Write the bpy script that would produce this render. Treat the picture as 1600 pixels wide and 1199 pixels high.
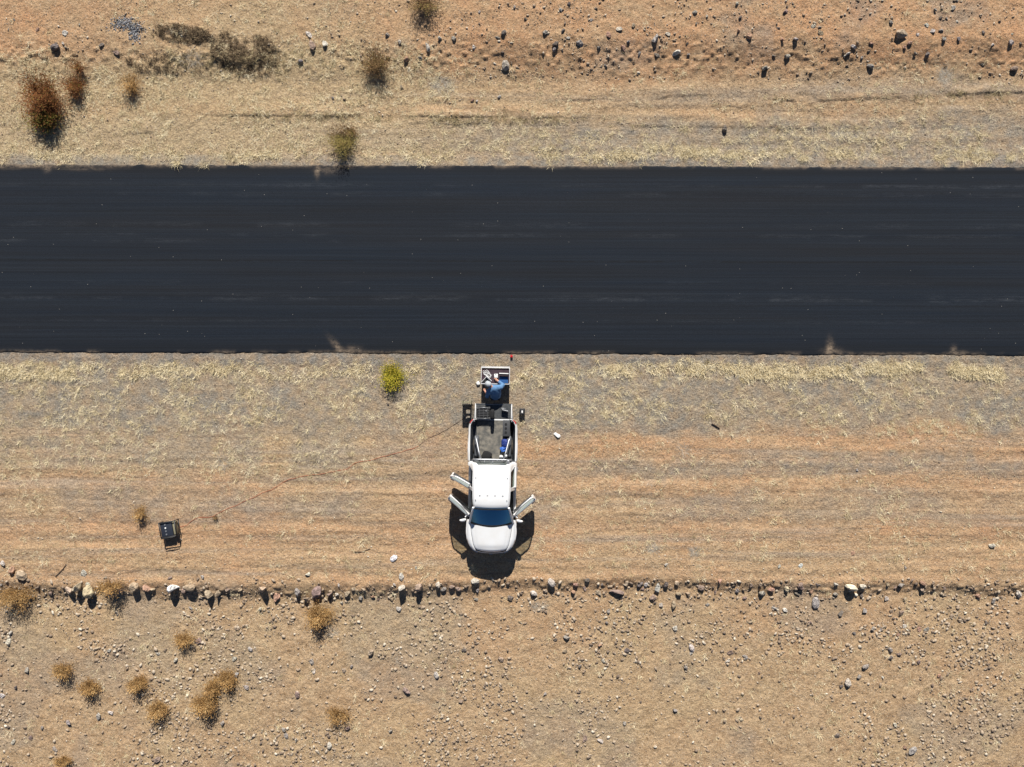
import bpy, bmesh, math, random
import numpy as np
from mathutils import Vector, Matrix
R = math.radians
for o in list(bpy.data.objects):
    bpy.data.objects.remove(o, do_unlink=True)
SC = bpy.context.scene
COL = SC.collection

# ------------------------------------------------------------------ camera, light, exposure
CAM_H = 26.7
FOC = 1068.0                      # focal length in photo pixels (photo 1600 wide)
cam_d = bpy.data.cameras.new('camera'); cam = bpy.data.objects.new('camera', cam_d); COL.objects.link(cam)
cam.location = (0, 0, CAM_H); cam.rotation_euler = (0, 0, 0)
cam_d.sensor_fit = 'HORIZONTAL'; cam_d.sensor_width = 36; cam_d.lens = 36*FOC/1600
cam_d.clip_start = .5; cam_d.clip_end = 20000
SC.camera = cam
W = bpy.data.worlds.new('World'); SC.world = W; W.use_nodes = True
nt = W.node_tree; bg = nt.nodes['Background']
sky = nt.nodes.new('ShaderNodeTexSky'); sky.sky_type = 'NISHITA'; sky.sun_disc = False
SUN_EL = 36.0; SUN_AZ = -1.5
sky.sun_elevation = R(SUN_EL); sky.sun_rotation = R(SUN_AZ); sky.air_density = .6; sky.dust_density = .2; sky.altitude = 1500
nt.links.new(sky.outputs[0], bg.inputs[0]); bg.inputs[1].default_value = 0.05
sd = bpy.data.lights.new('sun', 'SUN'); sd.energy = 5.0; sd.angle = R(.5); sd.color = (1, .95, .87)
so = bpy.data.objects.new('sun', sd); COL.objects.link(so); so.location = (0, 20, 30)
so.rotation_euler = (R(-(90-SUN_EL)), 0, R(SUN_AZ))
SC.view_settings.view_transform = 'Standard'; SC.view_settings.look = 'None'
SC.view_settings.exposure = 0.68; SC.view_settings.gamma = 1.0; SC.view_settings.use_curve_mapping = False

def P(px, py, z=0.0):
    """world point seen at photo pixel (px, py) that lies at height z"""
    k = (CAM_H - z)/FOC
    return Vector(((px-800)*k, (599.5-py)*k, z))

# ------------------------------------------------------------------ noise (numpy)
def _hash(ix, iy, seed):
    h = (ix.astype(np.int64)*374761393 + iy.astype(np.int64)*668265263 + seed*1442695041) & 0xFFFFFFFF
    h = ((h ^ (h >> 13))*1274126177) & 0xFFFFFFFF
    h = (h ^ (h >> 16)) & 0xFFFFFFFF
    return h.astype(np.float64)/4294967295.0
def vn(x, y, s, seed=0):
    x = np.asarray(x, float)/s + 500.3; y = np.asarray(y, float)/s + 500.7
    ix = np.floor(x); iy = np.floor(y); fx = x-ix; fy = y-iy
    fx = fx*fx*(3-2*fx); fy = fy*fy*(3-2*fy)
    a = _hash(ix, iy, seed); b = _hash(ix+1, iy, seed); c = _hash(ix, iy+1, seed); d = _hash(ix+1, iy+1, seed)
    return (a*(1-fx)+b*fx)*(1-fy) + (c*(1-fx)+d*fx)*fy
def fbm(x, y, s, seed=0, n=4, g=.5):
    v = 0; a = 1; t = 0
    for k in range(n):
        v = v + a*vn(x, y, s, seed+k*17); t += a; a *= g; s *= .5
    return v/t
def ss(a, b, x):
    t = np.clip((np.asarray(x, float)-a)/(b-a), 0, 1); return t*t*(3-2*t)
def bump(x, c, w):
    return np.exp(-((np.asarray(x, float)-c)/w)**2)

# ------------------------------------------------------------------ terrain
TX, TY = np.array([0., 200, 420, 800, 1200, 1600]), None
ROAD_TOP = lambda px: 257.0 + 4.5*px/1600      # road edges in photo pixels (ground plane)
ROAD_BOT = lambda px: 550.5 + 5.0*px/1600
def H(x, y):
    x = np.asarray(x, float); y = np.asarray(y, float)
    px = 800+40*x; py = 599.5-40*y
    w1 = (fbm(x, y*.3, 5, 3)-.5)*22                       # wander of long lines
    w2 = (fbm(x, y, 1.0, 9, 3)-.5)
    z = np.full(np.broadcast(x, y).shape, -.045)
    # north side
    n = (py < 405)
    zn = -.03 - .03*ss(255, 235, py) + .02*ss(190, 150, py) + .06*ss(130, 105, py+w1*.5)
    zn = zn + .22*ss(112, 55, py+w1) * (.55+.45*ss(500, 900, px)) + .05*ss(60, -60, py)
    # little ledges that throw thin shadow lines towards the road
    def ledge(c, a, x0, x1, wd=1.5):
        yy = py + w2*5
        m = ss(x0-60, x0+40, px)*(1-ss(x1-60, x1+60, px))*(.15+.85*ss(.35, .6, vn(x, y, .9, 41)))
        return a*m*(1-ss(c-wd, c+wd, yy))*ss(c-34, c-6, yy)
    zn = zn + ledge(179+(px-340)*.009, .05, 340, 1000) + ledge(193+(px-700)*.012, .03, 640, 1330)
    zn = zn + ledge(151+6*np.sin(px/90), .05, 1210, 1640) + ledge(157-(px-880)*.035, .035, 860, 1120)
    zn = zn + .045*(fbm(x*.06, (py+w1*.3)/40., .28, 83, 3)-.5)*ss(120, 150, py)*(1-ss(225, 245, py))*ss(250, 600, px)
    zn = zn + ledge(207-(px-220)*.07, .05, 215, 265)
    zn = zn + ledge(52+ (px-240)*.17, .08, 240, 330, 5) + ledge(98+(px-330)*.03, .09, 335, 432, 6)
    # south side
    w3 = (fbm(x, y*.25, 3.5, 23)-.5)*10 + (fbm(x, y, .8, 29, 3)-.5)*7
    q = py + w3
    zs = -.03 - .03*ss(556, 580, py) - .03*ss(600, 700, py)
    rip = .075*(fbm(x*.05, q/40., .30, 81, 3)-.5)*ss(665, 720, py)*(1-ss(885, 900, py)) + (.006*np.sin((q-700)/8.5)+.006*np.sin((q-700)/5.3+1.7)+.008*np.sin((q)/13.7))*ss(665, 720, py)*(1-ss(880, 900, py))
    zs = zs + rip*(.4+.9*vn(x, y*.5, 3, 77))
    zs = zs + .022*bump(q, 889, 8)*ss(.25, .7, vn(x, y, 2, 5)) - .018*bump(q, 899, 6)*ss(.2, .6, vn(x, y, 1.1, 6))
    lip = 912 + 5*np.sin(px/210.)+ 0*px
    dr = .17+.07*(1-ss(600, 900, px))
    zs = zs + .02*bump(q, lip-4, 7) - dr*ss(lip-2, lip+20+8*ss(900, 500, px), q + 5*w2)
    z = np.where(n, zn, zs)
    road = (py > ROAD_TOP(px)+2) & (py < ROAD_BOT(px)-2)
    r = 1-road*1.0
    # rough surface
    rough = .045*(fbm(x, y, 1.4, 60)-.5) + (.040+.02*ss(140, 60, py)*ss(300, 700, px)+.010*ss(905, 935, py))*(fbm(x, y, .30, 61, 3)-.5)
    rough = rough + .022*(vn(x, y, .085, 67)-.5)
    # clods on the red bank and under the lip
    cl = ss(.55, .80, vn(x, y, .16, 90))*.05*(bump(py, 92, 24)+.8*bump(q, lip+10, 10)+.35*bump(q, lip-18, 6))
    edge = ss(0, 10, np.minimum(np.abs(py-ROAD_TOP(px)), np.abs(py-ROAD_BOT(px))))
    z = z + (rough*(.35+.65*edge)+cl)*r
    return np.where(road, -.05, z)
def Hs(x, y):
    return float(H(np.array([x]), np.array([y]))[0])
def PG(px, py, dz=0.0):
    """ground point seen at the pixel"""
    z = 0.
    for _ in range(4):
        p = P(px, py, z+dz); z = Hs(p.x, p.y)
    return Vector((p.x, p.y, z))

# ------------------------------------------------------------------ object helpers
def tag(o, label=None, cat=None, group=None, kind=None):
    if label: o['label'] = label
    if cat: o['category'] = cat
    if group: o['group'] = group
    if kind: o['kind'] = kind
    return o
def empty(name, loc=(0, 0, 0), rz=0, parent=None):
    o = bpy.data.objects.new(name, None); COL.objects.link(o); o.location = loc; o.rotation_euler.z = rz
    o.empty_display_size = .2
    if parent: o.parent = parent
    return o
def link(name, me, mat=None, parent=None):
    o = bpy.data.objects.new(name, me); COL.objects.link(o)
    if mat is not None and len(me.materials) == 0: me.materials.append(mat)
    if parent: o.parent = parent
    return o
def obj(name, bm, mat, parent=None, smooth=False, sharp=None):
    bmesh.ops.recalc_face_normals(bm, faces=bm.faces)
    me = bpy.data.meshes.new(name); bm.to_mesh(me); bm.free()
    if smooth:
        for p in me.polygons: p.use_smooth = True
        if sharp: me.set_sharp_from_angle(angle=R(sharp))
    return link(name, me, mat, parent)
def merge(dst, src):
    me = bpy.data.meshes.new('tmp'); src.to_mesh(me); src.free(); dst.from_mesh(me); bpy.data.meshes.remove(me)
def box(bm, c, s, rot=None, bev=0.0, seg=2, taper=None):
    t = bmesh.new(); bmesh.ops.create_cube(t, size=1)
    for v in t.verts:
        if taper and v.co.z > 0: v.co.x *= taper[0]; v.co.y *= taper[1]
        v.co = Vector((v.co.x*s[0], v.co.y*s[1], v.co.z*s[2]))
    if bev: bmesh.ops.bevel(t, geom=t.edges[:], offset=bev, segments=seg, affect='EDGES', profile=.5)
    M = Matrix.Translation(c)
    if rot: M = M @ Matrix.Rotation(rot[2], 4, 'Z') @ Matrix.Rotation(rot[1], 4, 'Y') @ Matrix.Rotation(rot[0], 4, 'X')
    t.transform(M); merge(bm, t)
def tube(bm, pts, r, seg=8, cap=True, closed=False):
    pts = [Vector(p) for p in pts]; n = len(pts); rings = []
    rr = r if hasattr(r, '__len__') else [r]*n
    up = Vector((0, 0, 1))
    prev = None
    for i, p in enumerate(pts):
        if closed: t = (pts[(i+1) % n]-pts[i-1]).normalized()
        else: t = (pts[min(i+1, n-1)]-pts[max(i-1, 0)]).normalized()
        if prev is None:
            a = t.cross(up)
            if a.length < .1: a = t.cross(Vector((1, 0, 0)))
        else: a = prev - t*prev.dot(t)
        a.normalize(); prev = a; b = t.cross(a)
        rings.append([bm.verts.new(p+(a*math.cos(q*2*math.pi/seg)+b*math.sin(q*2*math.pi/seg))*rr[i]) for q in range(seg)])
    m = n if closed else n-1
    for i in range(m):
        A, B = rings[i], rings[(i+1) % n]
        for q in range(seg): bm.faces.new((A[q], A[(q+1) % seg], B[(q+1) % seg], B[q]))
    if cap and not closed:
        bm.faces.new(rings[0][::-1]); bm.faces.new(rings[-1])
def lathe(bm, prof, c, axis='Z', seg=24, closed=False):
    rings = []
    for r, h in prof:
        ring = []
        for q in range(seg):
            a = q*2*math.pi/seg
            if axis == 'Z': v = Vector((r*math.cos(a), r*math.sin(a), h))
            else: v = Vector((h, r*math.cos(a), r*math.sin(a)))
            ring.append(bm.verts.new(v+Vector(c)))
        rings.append(ring)
    m = len(rings) if closed else len(rings)-1
    for i in range(m):
        A, B = rings[i], rings[(i+1) % len(rings)]
        for q in range(seg): bm.faces.new((A[q], A[(q+1) % seg], B[(q+1) % seg], B[q]))
    if not closed:
        for rg in (rings[0], rings[-1]):
            try: bm.faces.new(rg)
            except ValueError: pass
def loft(bm, secs, cap=False):
    V = [[bm.verts.new(p) for p in s] for s in secs]
    for A, B in zip(V, V[1:]):
        for i in range(len(A)-1): bm.faces.new((A[i], A[i+1], B[i+1], B[i]))
    if cap:
        bm.faces.new(V[0]); bm.faces.new(V[-1])
    return V
def solid(bm, t):
    bmesh.ops.recalc_face_normals(bm, faces=bm.faces)
    bmesh.ops.solidify(bm, geom=bm.faces[:], thickness=t)
def prism(bm, poly, axis_pts):
    """poly: list of 3D points; extruded by vector"""
    a = [bm.verts.new(p) for p in poly]; b = [bm.verts.new(Vector(p)+Vector(axis_pts)) for p in poly]
    bm.faces.new(a); bm.faces.new(b[::-1])
    n = len(a)
    for i in range(n): bm.faces.new((a[i], a[(i+1) % n], b[(i+1) % n], b[i]))

def tri_mesh(name, co, tri, attrs=None, smooth=False):
    me = bpy.data.meshes.new(name); nf = len(tri); k = tri.shape[1]
    me.vertices.add(len(co)); me.vertices.foreach_set('co', co.astype(np.float32).ravel())
    me.loops.add(nf*k); me.loops.foreach_set('vertex_index', tri.astype(np.int32).ravel())
    me.polygons.add(nf); me.polygons.foreach_set('loop_start', (np.arange(nf)*k).astype(np.int32))
    if smooth: me.polygons.foreach_set('use_smooth', np.ones(nf, bool))
    for an, av in (attrs or {}).items():
        at = me.attributes.new(an, 'FLOAT', 'POINT'); at.data.foreach_set('value', av.astype(np.float32))
    me.update(calc_edges=True)
    return me

# ------------------------------------------------------------------ materials
def mat(name, color, rough=.6, metal=0, coat=0, spec=.5, noise=None, bumpv=None, trans=0, emis=None):
    m = bpy.data.materials.new(name); m.use_nodes = True
    n = m.node_tree.nodes; l = m.node_tree.links; b = n['Principled BSDF']
    b.inputs['Base Color'].default_value = (*color, 1); b.inputs['Roughness'].default_value = rough
    b.inputs['Metallic'].default_value = metal; b.inputs['Coat Weight'].default_value = coat
    b.inputs['Coat Roughness'].default_value = .06
    b.inputs['Specular IOR Level'].default_value = spec; b.inputs['Transmission Weight'].default_value = trans
    tc = n.new('ShaderNodeTexCoord')
    if noise:                                   # (scale, second colour, amount)
        t = n.new('ShaderNodeTexNoise'); t.inputs['Scale'].default_value = noise[0]; t.inputs['Detail'].default_value = 6
        r = n.new('ShaderNodeMapRange'); r.inputs[1].default_value = .35; r.inputs[2].default_value = .7; r.inputs[4].default_value = noise[2]
        x = n.new('ShaderNodeMix'); x.data_type = 'RGBA'; x.inputs[6].default_value = (*color, 1); x.inputs[7].default_value = (*noise[1], 1)
        l.new(tc.outputs['Object'], t.inputs['Vector']); l.new(t.outputs[0], r.inputs[0]); l.new(r.outputs[0], x.inputs[0]); l.new(x.outputs[2], b.inputs['Base Color'])
    if bumpv:
        t = n.new('ShaderNodeTexNoise'); t.inputs['Scale'].default_value = bumpv[0]; t.inputs['Detail'].default_value = 4
        p = n.new('ShaderNodeBump'); p.inputs['Distance'].default_value = bumpv[1]; p.inputs['Strength'].default_value = 1
        l.new(tc.outputs['Object'], t.inputs['Vector']); l.new(t.outputs[0], p.inputs['Height']); l.new(p.outputs[0], b.inputs['Normal'])
    return m
M = {}
M['paint'] = mat('white_paint', (.78, .79, .80), .30, 0, .6, .5, noise=(3, (.66, .62, .56), .25))
M['black'] = mat('black_plastic', (.012, .012, .014), .5, noise=(20, (.03, .03, .03), .6))
M['blackcloth'] = mat('black_fabric', (.008, .008, .009), .9, bumpv=(12, .02))
M['liner'] = mat('bed_liner', (.020, .026, .036), .6, noise=(8, (.09, .085, .08), .5))
M['bedfloor'] = mat('dusty_bed_mat', (.085, .085, .08), .85, noise=(6, (.25, .225, .185), .85), bumpv=(9, .02))
M['gate'] = mat('tailgate_liner', (.045, .05, .056), .5, noise=(10, (.11, .11, .105), .6))
M['glass'] = mat('sky_reflection_glass', (.020, .105, .19), .12, .65, 0, .8)  # blue of the reflected sky is put into the windscreen's base colour
M['sideglass'] = mat('side_glass', (.10, .115, .11), .08, 0, 0, .6)
M['chrome'] = mat('silver_metal', (.42, .43, .45), .38, .7)
M['grey'] = mat('grey_metal', (.30, .31, .33), .4, .6)
M['rubber'] = mat('tyre_rubber', (.015, .015, .015), .85, noise=(12, (.12, .09, .06), .4))
M['red'] = mat('red_lens', (.45, .015, .02), .2, coat=.5)
M['lens'] = mat('clear_lens', (.6, .62, .65), .1, coat=.5)
M['seat'] = mat('seat_fabric', (.03, .028, .027), .9)
M['trim'] = mat('door_trim', (.05, .052, .056), .7)
M['white'] = mat('white_plastic', (.75, .75, .74), .5)
M['alu'] = mat('white_aluminium', (.70, .71, .73), .4, .2)
M['maroon'] = mat('maroon_tabletop', (.030, .014, .022), .6, noise=(9, (.06, .03, .045), .6))
M['blue'] = mat('blue_plastic', (.02, .09, .26), .5)
M['royal'] = mat('blue_fabric', (.008, .026, .17), .6, bumpv=(14, .04))
M['shirt'] = mat('blue_shirt', (.07, .16, .31), .9, noise=(14, (.12, .24, .40), .7), bumpv=(9, .02))
M['skin'] = mat('skin', (.50, .25, .17), .5)
M['trouser'] = mat('dark_trousers', (.02, .022, .03), .9)
M['cap'] = mat('grey_cap', (.28, .31, .34), .9, noise=(30, (.50, .52, .54), .8))
M['hair'] = mat('hair', (.05, .03, .02), .9)
M['cord'] = mat('orange_cord', (.46, .13, .06), .6)
M['cordgrey'] = mat('dusty_cord', (.16, .11, .08), .8)
M['sand'] = mat('khaki', (.22, .20, .13), .8)

M['navy'] = mat('dark_box', (.03, .038, .05), .6)
M['liner2'] = mat('generator_housing', (.02, .025, .038), .5)
M['skyblue'] = mat('bright_blue_fabric', (.03, .12, .46), .6, bumpv=(14, .03))
M['bedliner2'] = mat('wheel_arch_grey', (.075, .08, .09), .6)

def objcolor_mat(name, rough=.85, amt=.35):
    m = bpy.data.materials.new(name); m.use_nodes = True; n = m.node_tree.nodes; l = m.node_tree.links; b = n['Principled BSDF']
    oi = n.new('ShaderNodeObjectInfo'); tc = n.new('ShaderNodeTexCoord')
    t = n.new('ShaderNodeTexNoise'); t.inputs['Scale'].default_value = 3.5; t.inputs['Detail'].default_value = 8
    r = n.new('ShaderNodeMapRange'); r.inputs[1].default_value = .3; r.inputs[2].default_value = .7; r.inputs[3].default_value = 1-amt; r.inputs[4].default_value = 1+amt
    x = n.new('ShaderNodeVectorMath'); x.operation = 'SCALE'
    l.new(tc.outputs['Object'], t.inputs['Vector']); l.new(t.outputs[0], r.inputs[0])
    l.new(oi.outputs['Color'], x.inputs[0]); l.new(r.outputs[0], x.inputs['Scale']); l.new(x.outputs[0], b.inputs['Base Color'])
    b.inputs['Roughness'].default_value = rough; b.inputs['Specular IOR Level'].default_value = .2
    p = n.new('ShaderNodeBump'); p.inputs['Distance'].default_value = .12; l.new(t.outputs[0], p.inputs['Height']); l.new(p.outputs[0], b.inputs['Normal'])
    return m
M['rock'] = objcolor_mat('weathered_stone')
def ramp_attr_mat(name, stops, rough=.9, attr='rnd', transl=0):
    m = bpy.data.materials.new(name); m.use_nodes = True; n = m.node_tree.nodes; l = m.node_tree.links; b = n['Principled BSDF']
    a = n.new('ShaderNodeAttribute'); a.attribute_name = attr
    r = n.new('ShaderNodeValToRGB'); e = r.color_ramp.elements
    while len(e) < len(stops): e.new(.5)
    for i, (p, c) in enumerate(stops): e[i].position = p; e[i].color = (*c, 1)
    l.new(a.outputs['Fac'], r.inputs[0]); l.new(r.outputs[0], b.inputs['Base Color'])
    b.inputs['Roughness'].default_value = rough; b.inputs['Specular IOR Level'].default_value = .15
    return m
M['straw'] = ramp_attr_mat('dry_straw', [(0, (.13, .10, .055)), (.3, (.38, .30, .165)), (.65, (.66, .55, .34)), (1, (.82, .73, .52))])
M['pebble'] = ramp_attr_mat('pebbles', [(0, (.11, .085, .07)), (.3, (.24, .18, .13)), (.6, (.35, .275, .20)), (.85, (.43, .365, .285)), (1, (.60, .54, .44))])

def ground_mat():
    m = bpy.data.materials.new('dry_earth'); m.use_nodes = True; n = m.node_tree.nodes; l = m.node_tree.links; b = n['Principled BSDF']
    tc = n.new('ShaderNodeTexCoord')
    def noise(s, d=6, rgh=.6, vec=None):
        t = n.new('ShaderNodeTexNoise'); t.inputs['Scale'].default_value = s; t.inputs['Detail'].default_value = d; t.inputs['Roughness'].default_value = rgh
        l.new(vec or tc.outputs['Object'], t.inputs['Vector']); return t.outputs[0]
    def rng(v, a, b_, c=0, d=1):
        r = n.new('ShaderNodeMapRange'); r.inputs[1].default_value = a; r.inputs[2].default_value = b_; r.inputs[3].default_value = c; r.inputs[4].default_value = d
        l.new(v, r.inputs[0]); return r.outputs[0]
    def at(nm):
        a = n.new('ShaderNodeAttribute'); a.attribute_name = nm; return a.outputs['Fac']
    def mth(op, a, b_):
        q = n.new('ShaderNodeMath'); q.operation = op; q.use_clamp = (op != 'MULTIPLY')
        for i, v in enumerate((a, b_)):
            if isinstance(v, (int, float)): q.inputs[i].default_value = v
            else: l.new(v, q.inputs[i])
        return q.outputs[0]
    def mix(f, a, b_):
        x = n.new('ShaderNodeMix'); x.data_type = 'RGBA'
        if isinstance(f, float): x.inputs[0].default_value = f
        else: l.new(f, x.inputs[0])
        for i, v in ((6, a), (7, b_)):
            if isinstance(v, tuple): x.inputs[i].default_value = (*v, 1)
            else: l.new(v, x.inputs[i])
        return x.outputs[2]
    big = noise(.35, 4); mid = noise(2.2, 6, .65); fine = noise(14, 5, .7); vf = noise(45, 3, .7)
    c = mix(rng(mid, .35, .65), (.40, .27, .158), (.485, .35, .215))
    c = mix(rng(noise(5.5, 5, .7), .52, .68, 0, .75), c, (.25, .155, .082))
    red = mth('MULTIPLY', at('red'), rng(noise(.8, 9, .75), .38, .62, .10, 1.0))
    c = mix(mth('ADD', red, 0.0), c, (.50, .285, .155))
    grey = mth('MULTIPLY', at('grey'), rng(noise(1.9, 8, .72), .34, .60, .25, 1.05))
    c = mix(mth('ADD', grey, 0.0), c, (.235, .216, .190))
    st = mth('MULTIPLY', at('straw'), rng(fine, .35, .65, .2, 1.0))
    c = mix(mth('ADD', st, 0.0), c, (.45, .355, .21))
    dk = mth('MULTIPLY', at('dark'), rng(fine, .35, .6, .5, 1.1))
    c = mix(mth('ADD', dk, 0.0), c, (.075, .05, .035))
    # graded streaks that run along the road
    sm = n.new('ShaderNodeMapping'); sm.inputs['Scale'].default_value = (.07, 2.2, 1); l.new(tc.outputs['Object'], sm.inputs['Vector'])
    sk = noise(1.0, 7, .72, sm.outputs[0]); tr = at('track')
    c = mix(mth('MULTIPLY', tr, rng(sk, .50, .66, 0, .6)), c, (.31, .26, .21))
    c = mix(mth('MULTIPLY', tr, rng(sk, .48, .36, 0, .45)), c, (.50, .33, .205))
    sm2 = n.new('ShaderNodeMapping'); sm2.inputs['Scale'].default_value = (.22, 7, 1); l.new(tc.outputs['Object'], sm2.inputs['Vector'])
    c = mix(mth('MULTIPLY', tr, rng(noise(1.0, 6, .75, sm2.outputs[0]), .54, .68, 0, .5)), c, (.22, .15, .10))
    # grit: pale and dark grains
    vo = n.new('ShaderNodeTexVoronoi'); vo.inputs['Scale'].default_value = 26; l.new(tc.outputs['Object'], vo.inputs['Vector'])
    hs = n.new('ShaderNodeSeparateColor'); l.new(vo.outputs['Color'], hs.inputs[0])
    pale = mth('MULTIPLY', rng(hs.outputs[0], .86, .9), rng(vo.outputs['Distance'], .45, .30))
    c = mix(mth('MULTIPLY', pale, .65), c, (.62, .54, .44))
    dark = mth('MULTIPLY', rng(hs.outputs[1], .84, .88), rng(vo.outputs['Distance'], .5, .35))
    c = mix(mth('MULTIPLY', dark, .7), c, (.13, .09, .06))
    v = mth('MULTIPLY', rng(fine, .3, .7, .64, 1.24), rng(vf, .3, .7, .66, 1.28))
    s = n.new('ShaderNodeVectorMath'); s.operation = 'SCALE'; l.new(c, s.inputs[0]); l.new(v, s.inputs['Scale'])
    l.new(s.outputs[0], b.inputs['Base Color']); b.inputs['Roughness'].default_value = .95; b.inputs['Specular IOR Level'].default_value = .1
    bp = n.new('ShaderNodeBump'); bp.inputs['Distance'].default_value = .055; bp.inputs['Strength'].default_value = .9; l.new(fine, bp.inputs['Height'])
    bp2 = n.new('ShaderNodeBump'); bp2.inputs['Distance'].default_value = .016; bp2.inputs['Strength'].default_value = .9; l.new(vf, bp2.inputs['Height'])
    l.new(bp.outputs[0], bp2.inputs['Normal']); l.new(bp2.outputs[0], b.inputs['Normal'])
    return m
def road_mat():
    m = bpy.data.materials.new('fresh_asphalt'); m.use_nodes = True; n = m.node_tree.nodes; l = m.node_tree.links; b = n['Principled BSDF']
    tc = n.new('ShaderNodeTexCoord')
    def mp(sx, sy):
        q = n.new('ShaderNodeMapping'); q.inputs['Scale'].default_value = (sx, sy, 1); l.new(tc.outputs['Object'], q.inputs['Vector']); return q.outputs[0]
    def noise(v, s, d=6, rgh=.6):
        t = n.new('ShaderNodeTexNoise'); t.inputs['Scale'].default_value = s; t.inputs['Detail'].default_value = d; t.inputs['Roughness'].default_value = rgh
        l.new(v, t.inputs['Vector']); return t.outputs[0]
    def rng(v, a, b_, c=0, d=1):
        r = n.new('ShaderNodeMapRange'); r.inputs[1].default_value = a; r.inputs[2].default_value = b_; r.inputs[3].default_value = c; r.inputs[4].default_value = d
        l.new(v, r.inputs[0]); return r.outputs[0]
    def mul(a, b_):
        q = n.new('ShaderNodeMath'); q.operation = 'MULTIPLY'
        for i, v in enumerate((a, b_)):
            if isinstance(v, float): q.inputs[i].default_value = v
            else: l.new(v, q.inputs[i])
        return q.outputs[0]
    def mix(f, a, b_):
        x = n.new('ShaderNodeMix'); x.data_type = 'RGBA'; l.new(f, x.inputs[0])
        for i, v in ((6, a), (7, b_)):
            if isinstance(v, tuple): x.inputs[i].default_value = (*v, 1)
            else: l.new(v, x.inputs[i])
        return x.outputs[2]
    def at(nm):
        a = n.new('ShaderNodeAttribute'); a.attribute_name = nm; return a.outputs['Fac']
    wide = noise(mp(.05, 1.1), 1.0, 5, .6); streak = noise(mp(.035, 7), 1.0, 9, .78); thin = noise(mp(.09, 30), 1, 5, .75); gr = noise(mp(1, 1), 30, 4, .8)
    c = mix(rng(wide, .38, .62), (.0042, .0084, .0160), (.0070, .0086, .0125))
    c = mix(rng(streak, .42, .72), c, (.0105, .0150, .0225))
    c = mix(mul(at('scuff'), rng(noise(mp(1.2, 9), 1, 9, .9), .46, .66)), c, (.046, .052, .062))
    c = mix(mul(at('seam'), rng(gr, .2, .5, .4, 1.)), c, (.004, .005, .007))
    c = mix(mul(at('dust'), rng(noise(mp(1.5, 2.5), 3, 6, .75), .35, .62)), c, (.23, .175, .125))
    vo = n.new('ShaderNodeTexVoronoi'); vo.inputs['Scale'].default_value = 9; l.new(tc.outputs['Object'], vo.inputs['Vector'])
    hs = n.new('ShaderNodeSeparateColor'); l.new(vo.outputs['Color'], hs.inputs[0])
    c = mix(mul(rng(hs.outputs[0], .975, .98), rng(vo.outputs['Distance'], .14, .09)), c, (.20, .19, .17))
    s = n.new('ShaderNodeVectorMath'); s.operation = 'SCALE'; l.new(c, s.inputs[0]); l.new(mul(rng(thin, .3, .7, .66, 1.35), rng(gr, .25, .75, .55, 1.5)), s.inputs['Scale'])
    l.new(s.outputs[0], b.inputs['Base Color']); b.inputs['Roughness'].default_value = .85; b.inputs['Specular IOR Level'].default_value = .25
    bp = n.new('ShaderNodeBump'); bp.inputs['Distance'].default_value = .008; l.new(gr, bp.inputs['Height']); l.new(bp.outputs[0], b.inputs['Normal'])
    return m

# ------------------------------------------------------------------ ground sheet (one mesh to the horizon)
def axis(lo, hi, step, holes=()):
    v = [lo]
    while v[-1] < hi:
        s = step
        for a, b_, st in holes:
            if a < v[-1] < b_: s = st
        v.append(v[-1]+s)
    out = []; s = step*4; q = v[-1]
    while q < 4000: q += s; s *= 1.35; out.append(q)
    out2 = []; s = step*4; q = lo
    while q > -4000: q -= s; s *= 1.35; out2.append(q)
    return np.array(out2[::-1]+v+out)
gx = axis(-21.6, 21.6, .042); gy = axis(-16.6, 16.6, .042, [(1.5, 8.3, .4)])
GX, GY = np.meshgrid(gx, gy)
far = ss(22, 60, np.maximum(np.abs(GX), np.abs(GY)))
GZ = H(GX, GY)*(1-far)+far*(-.25)
nx, ny = len(gx), len(gy)
co = np.stack([GX.ravel(), GY.ravel(), GZ.ravel()], 1)
i = np.arange(nx*ny).reshape(ny, nx)
quads = np.stack([i[:-1, :-1].ravel(), i[:-1, 1:].ravel(), i[1:, 1:].ravel(), i[1:, :-1].ravel()], 1)
PXG = (800+40*GX).ravel(); PYG = (599.5-40*GY).ravel(); fx = GX.ravel(); fy = GY.ravel()
wn = (fbm(fx, fy*.5, 2.2, 101)-.5); wl = (fbm(fx, fy, 6, 102)-.5)
w3b = (fbm(fx, fy, .5, 119, 3)-.5)
def band(a, b_, s=14, w=40):
    q = PYG+wn*w*1.3+wl*16+w3b*26; s = s*1.6; return ss(a-s, a+s, q)*(1-ss(b_-s, b_+s, q))
red = .95*band(-900, 112, 12)*ss(560, 800, PXG+wl*500) + .75*(1-ss(40, 190, PXG+wl*160+PYG*.6))*(1-ss(95, 135, PYG))
red = red + .55*band(-900, 108)*(1-ss(560, 800, PXG))*ss(.45, .62, fbm(fx, fy, 3, 103))
red = red + .55*band(160, 182, 6, 20)*ss(.35, .6, fbm(fx, fy*.4, 3, 104))
red = red + .80*band(676, 712, 9, 24)*ss(500, 900, PXG) + .75*band(642, 720, 14, 50)*(1-ss(700, 900, PXG))*ss(60, 420, PXG)*ss(.38, .6, fbm(fx, fy*.5, 2, 105))
red = red + .55*band(742, 770, 8, 20) + .55*band(812, 905, 10, 16) + .35*band(700, 905)*ss(.45, .65, fbm(fx, fy*.4, 2.5, 106))
red = red + .45*band(896, 925, 6, 12) + .25*band(925, 3000)*ss(.5, .68, fbm(fx, fy, 3.2, 107))
grey = .95*band(180, 262, 12)*(.35+.65*ss(560, 900, PXG+wl*300)) + 1.0*band(548, 672, 10) * (.78+.3*ss(.4, .6, fbm(fx, fy, 1.8, 108)))
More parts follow.
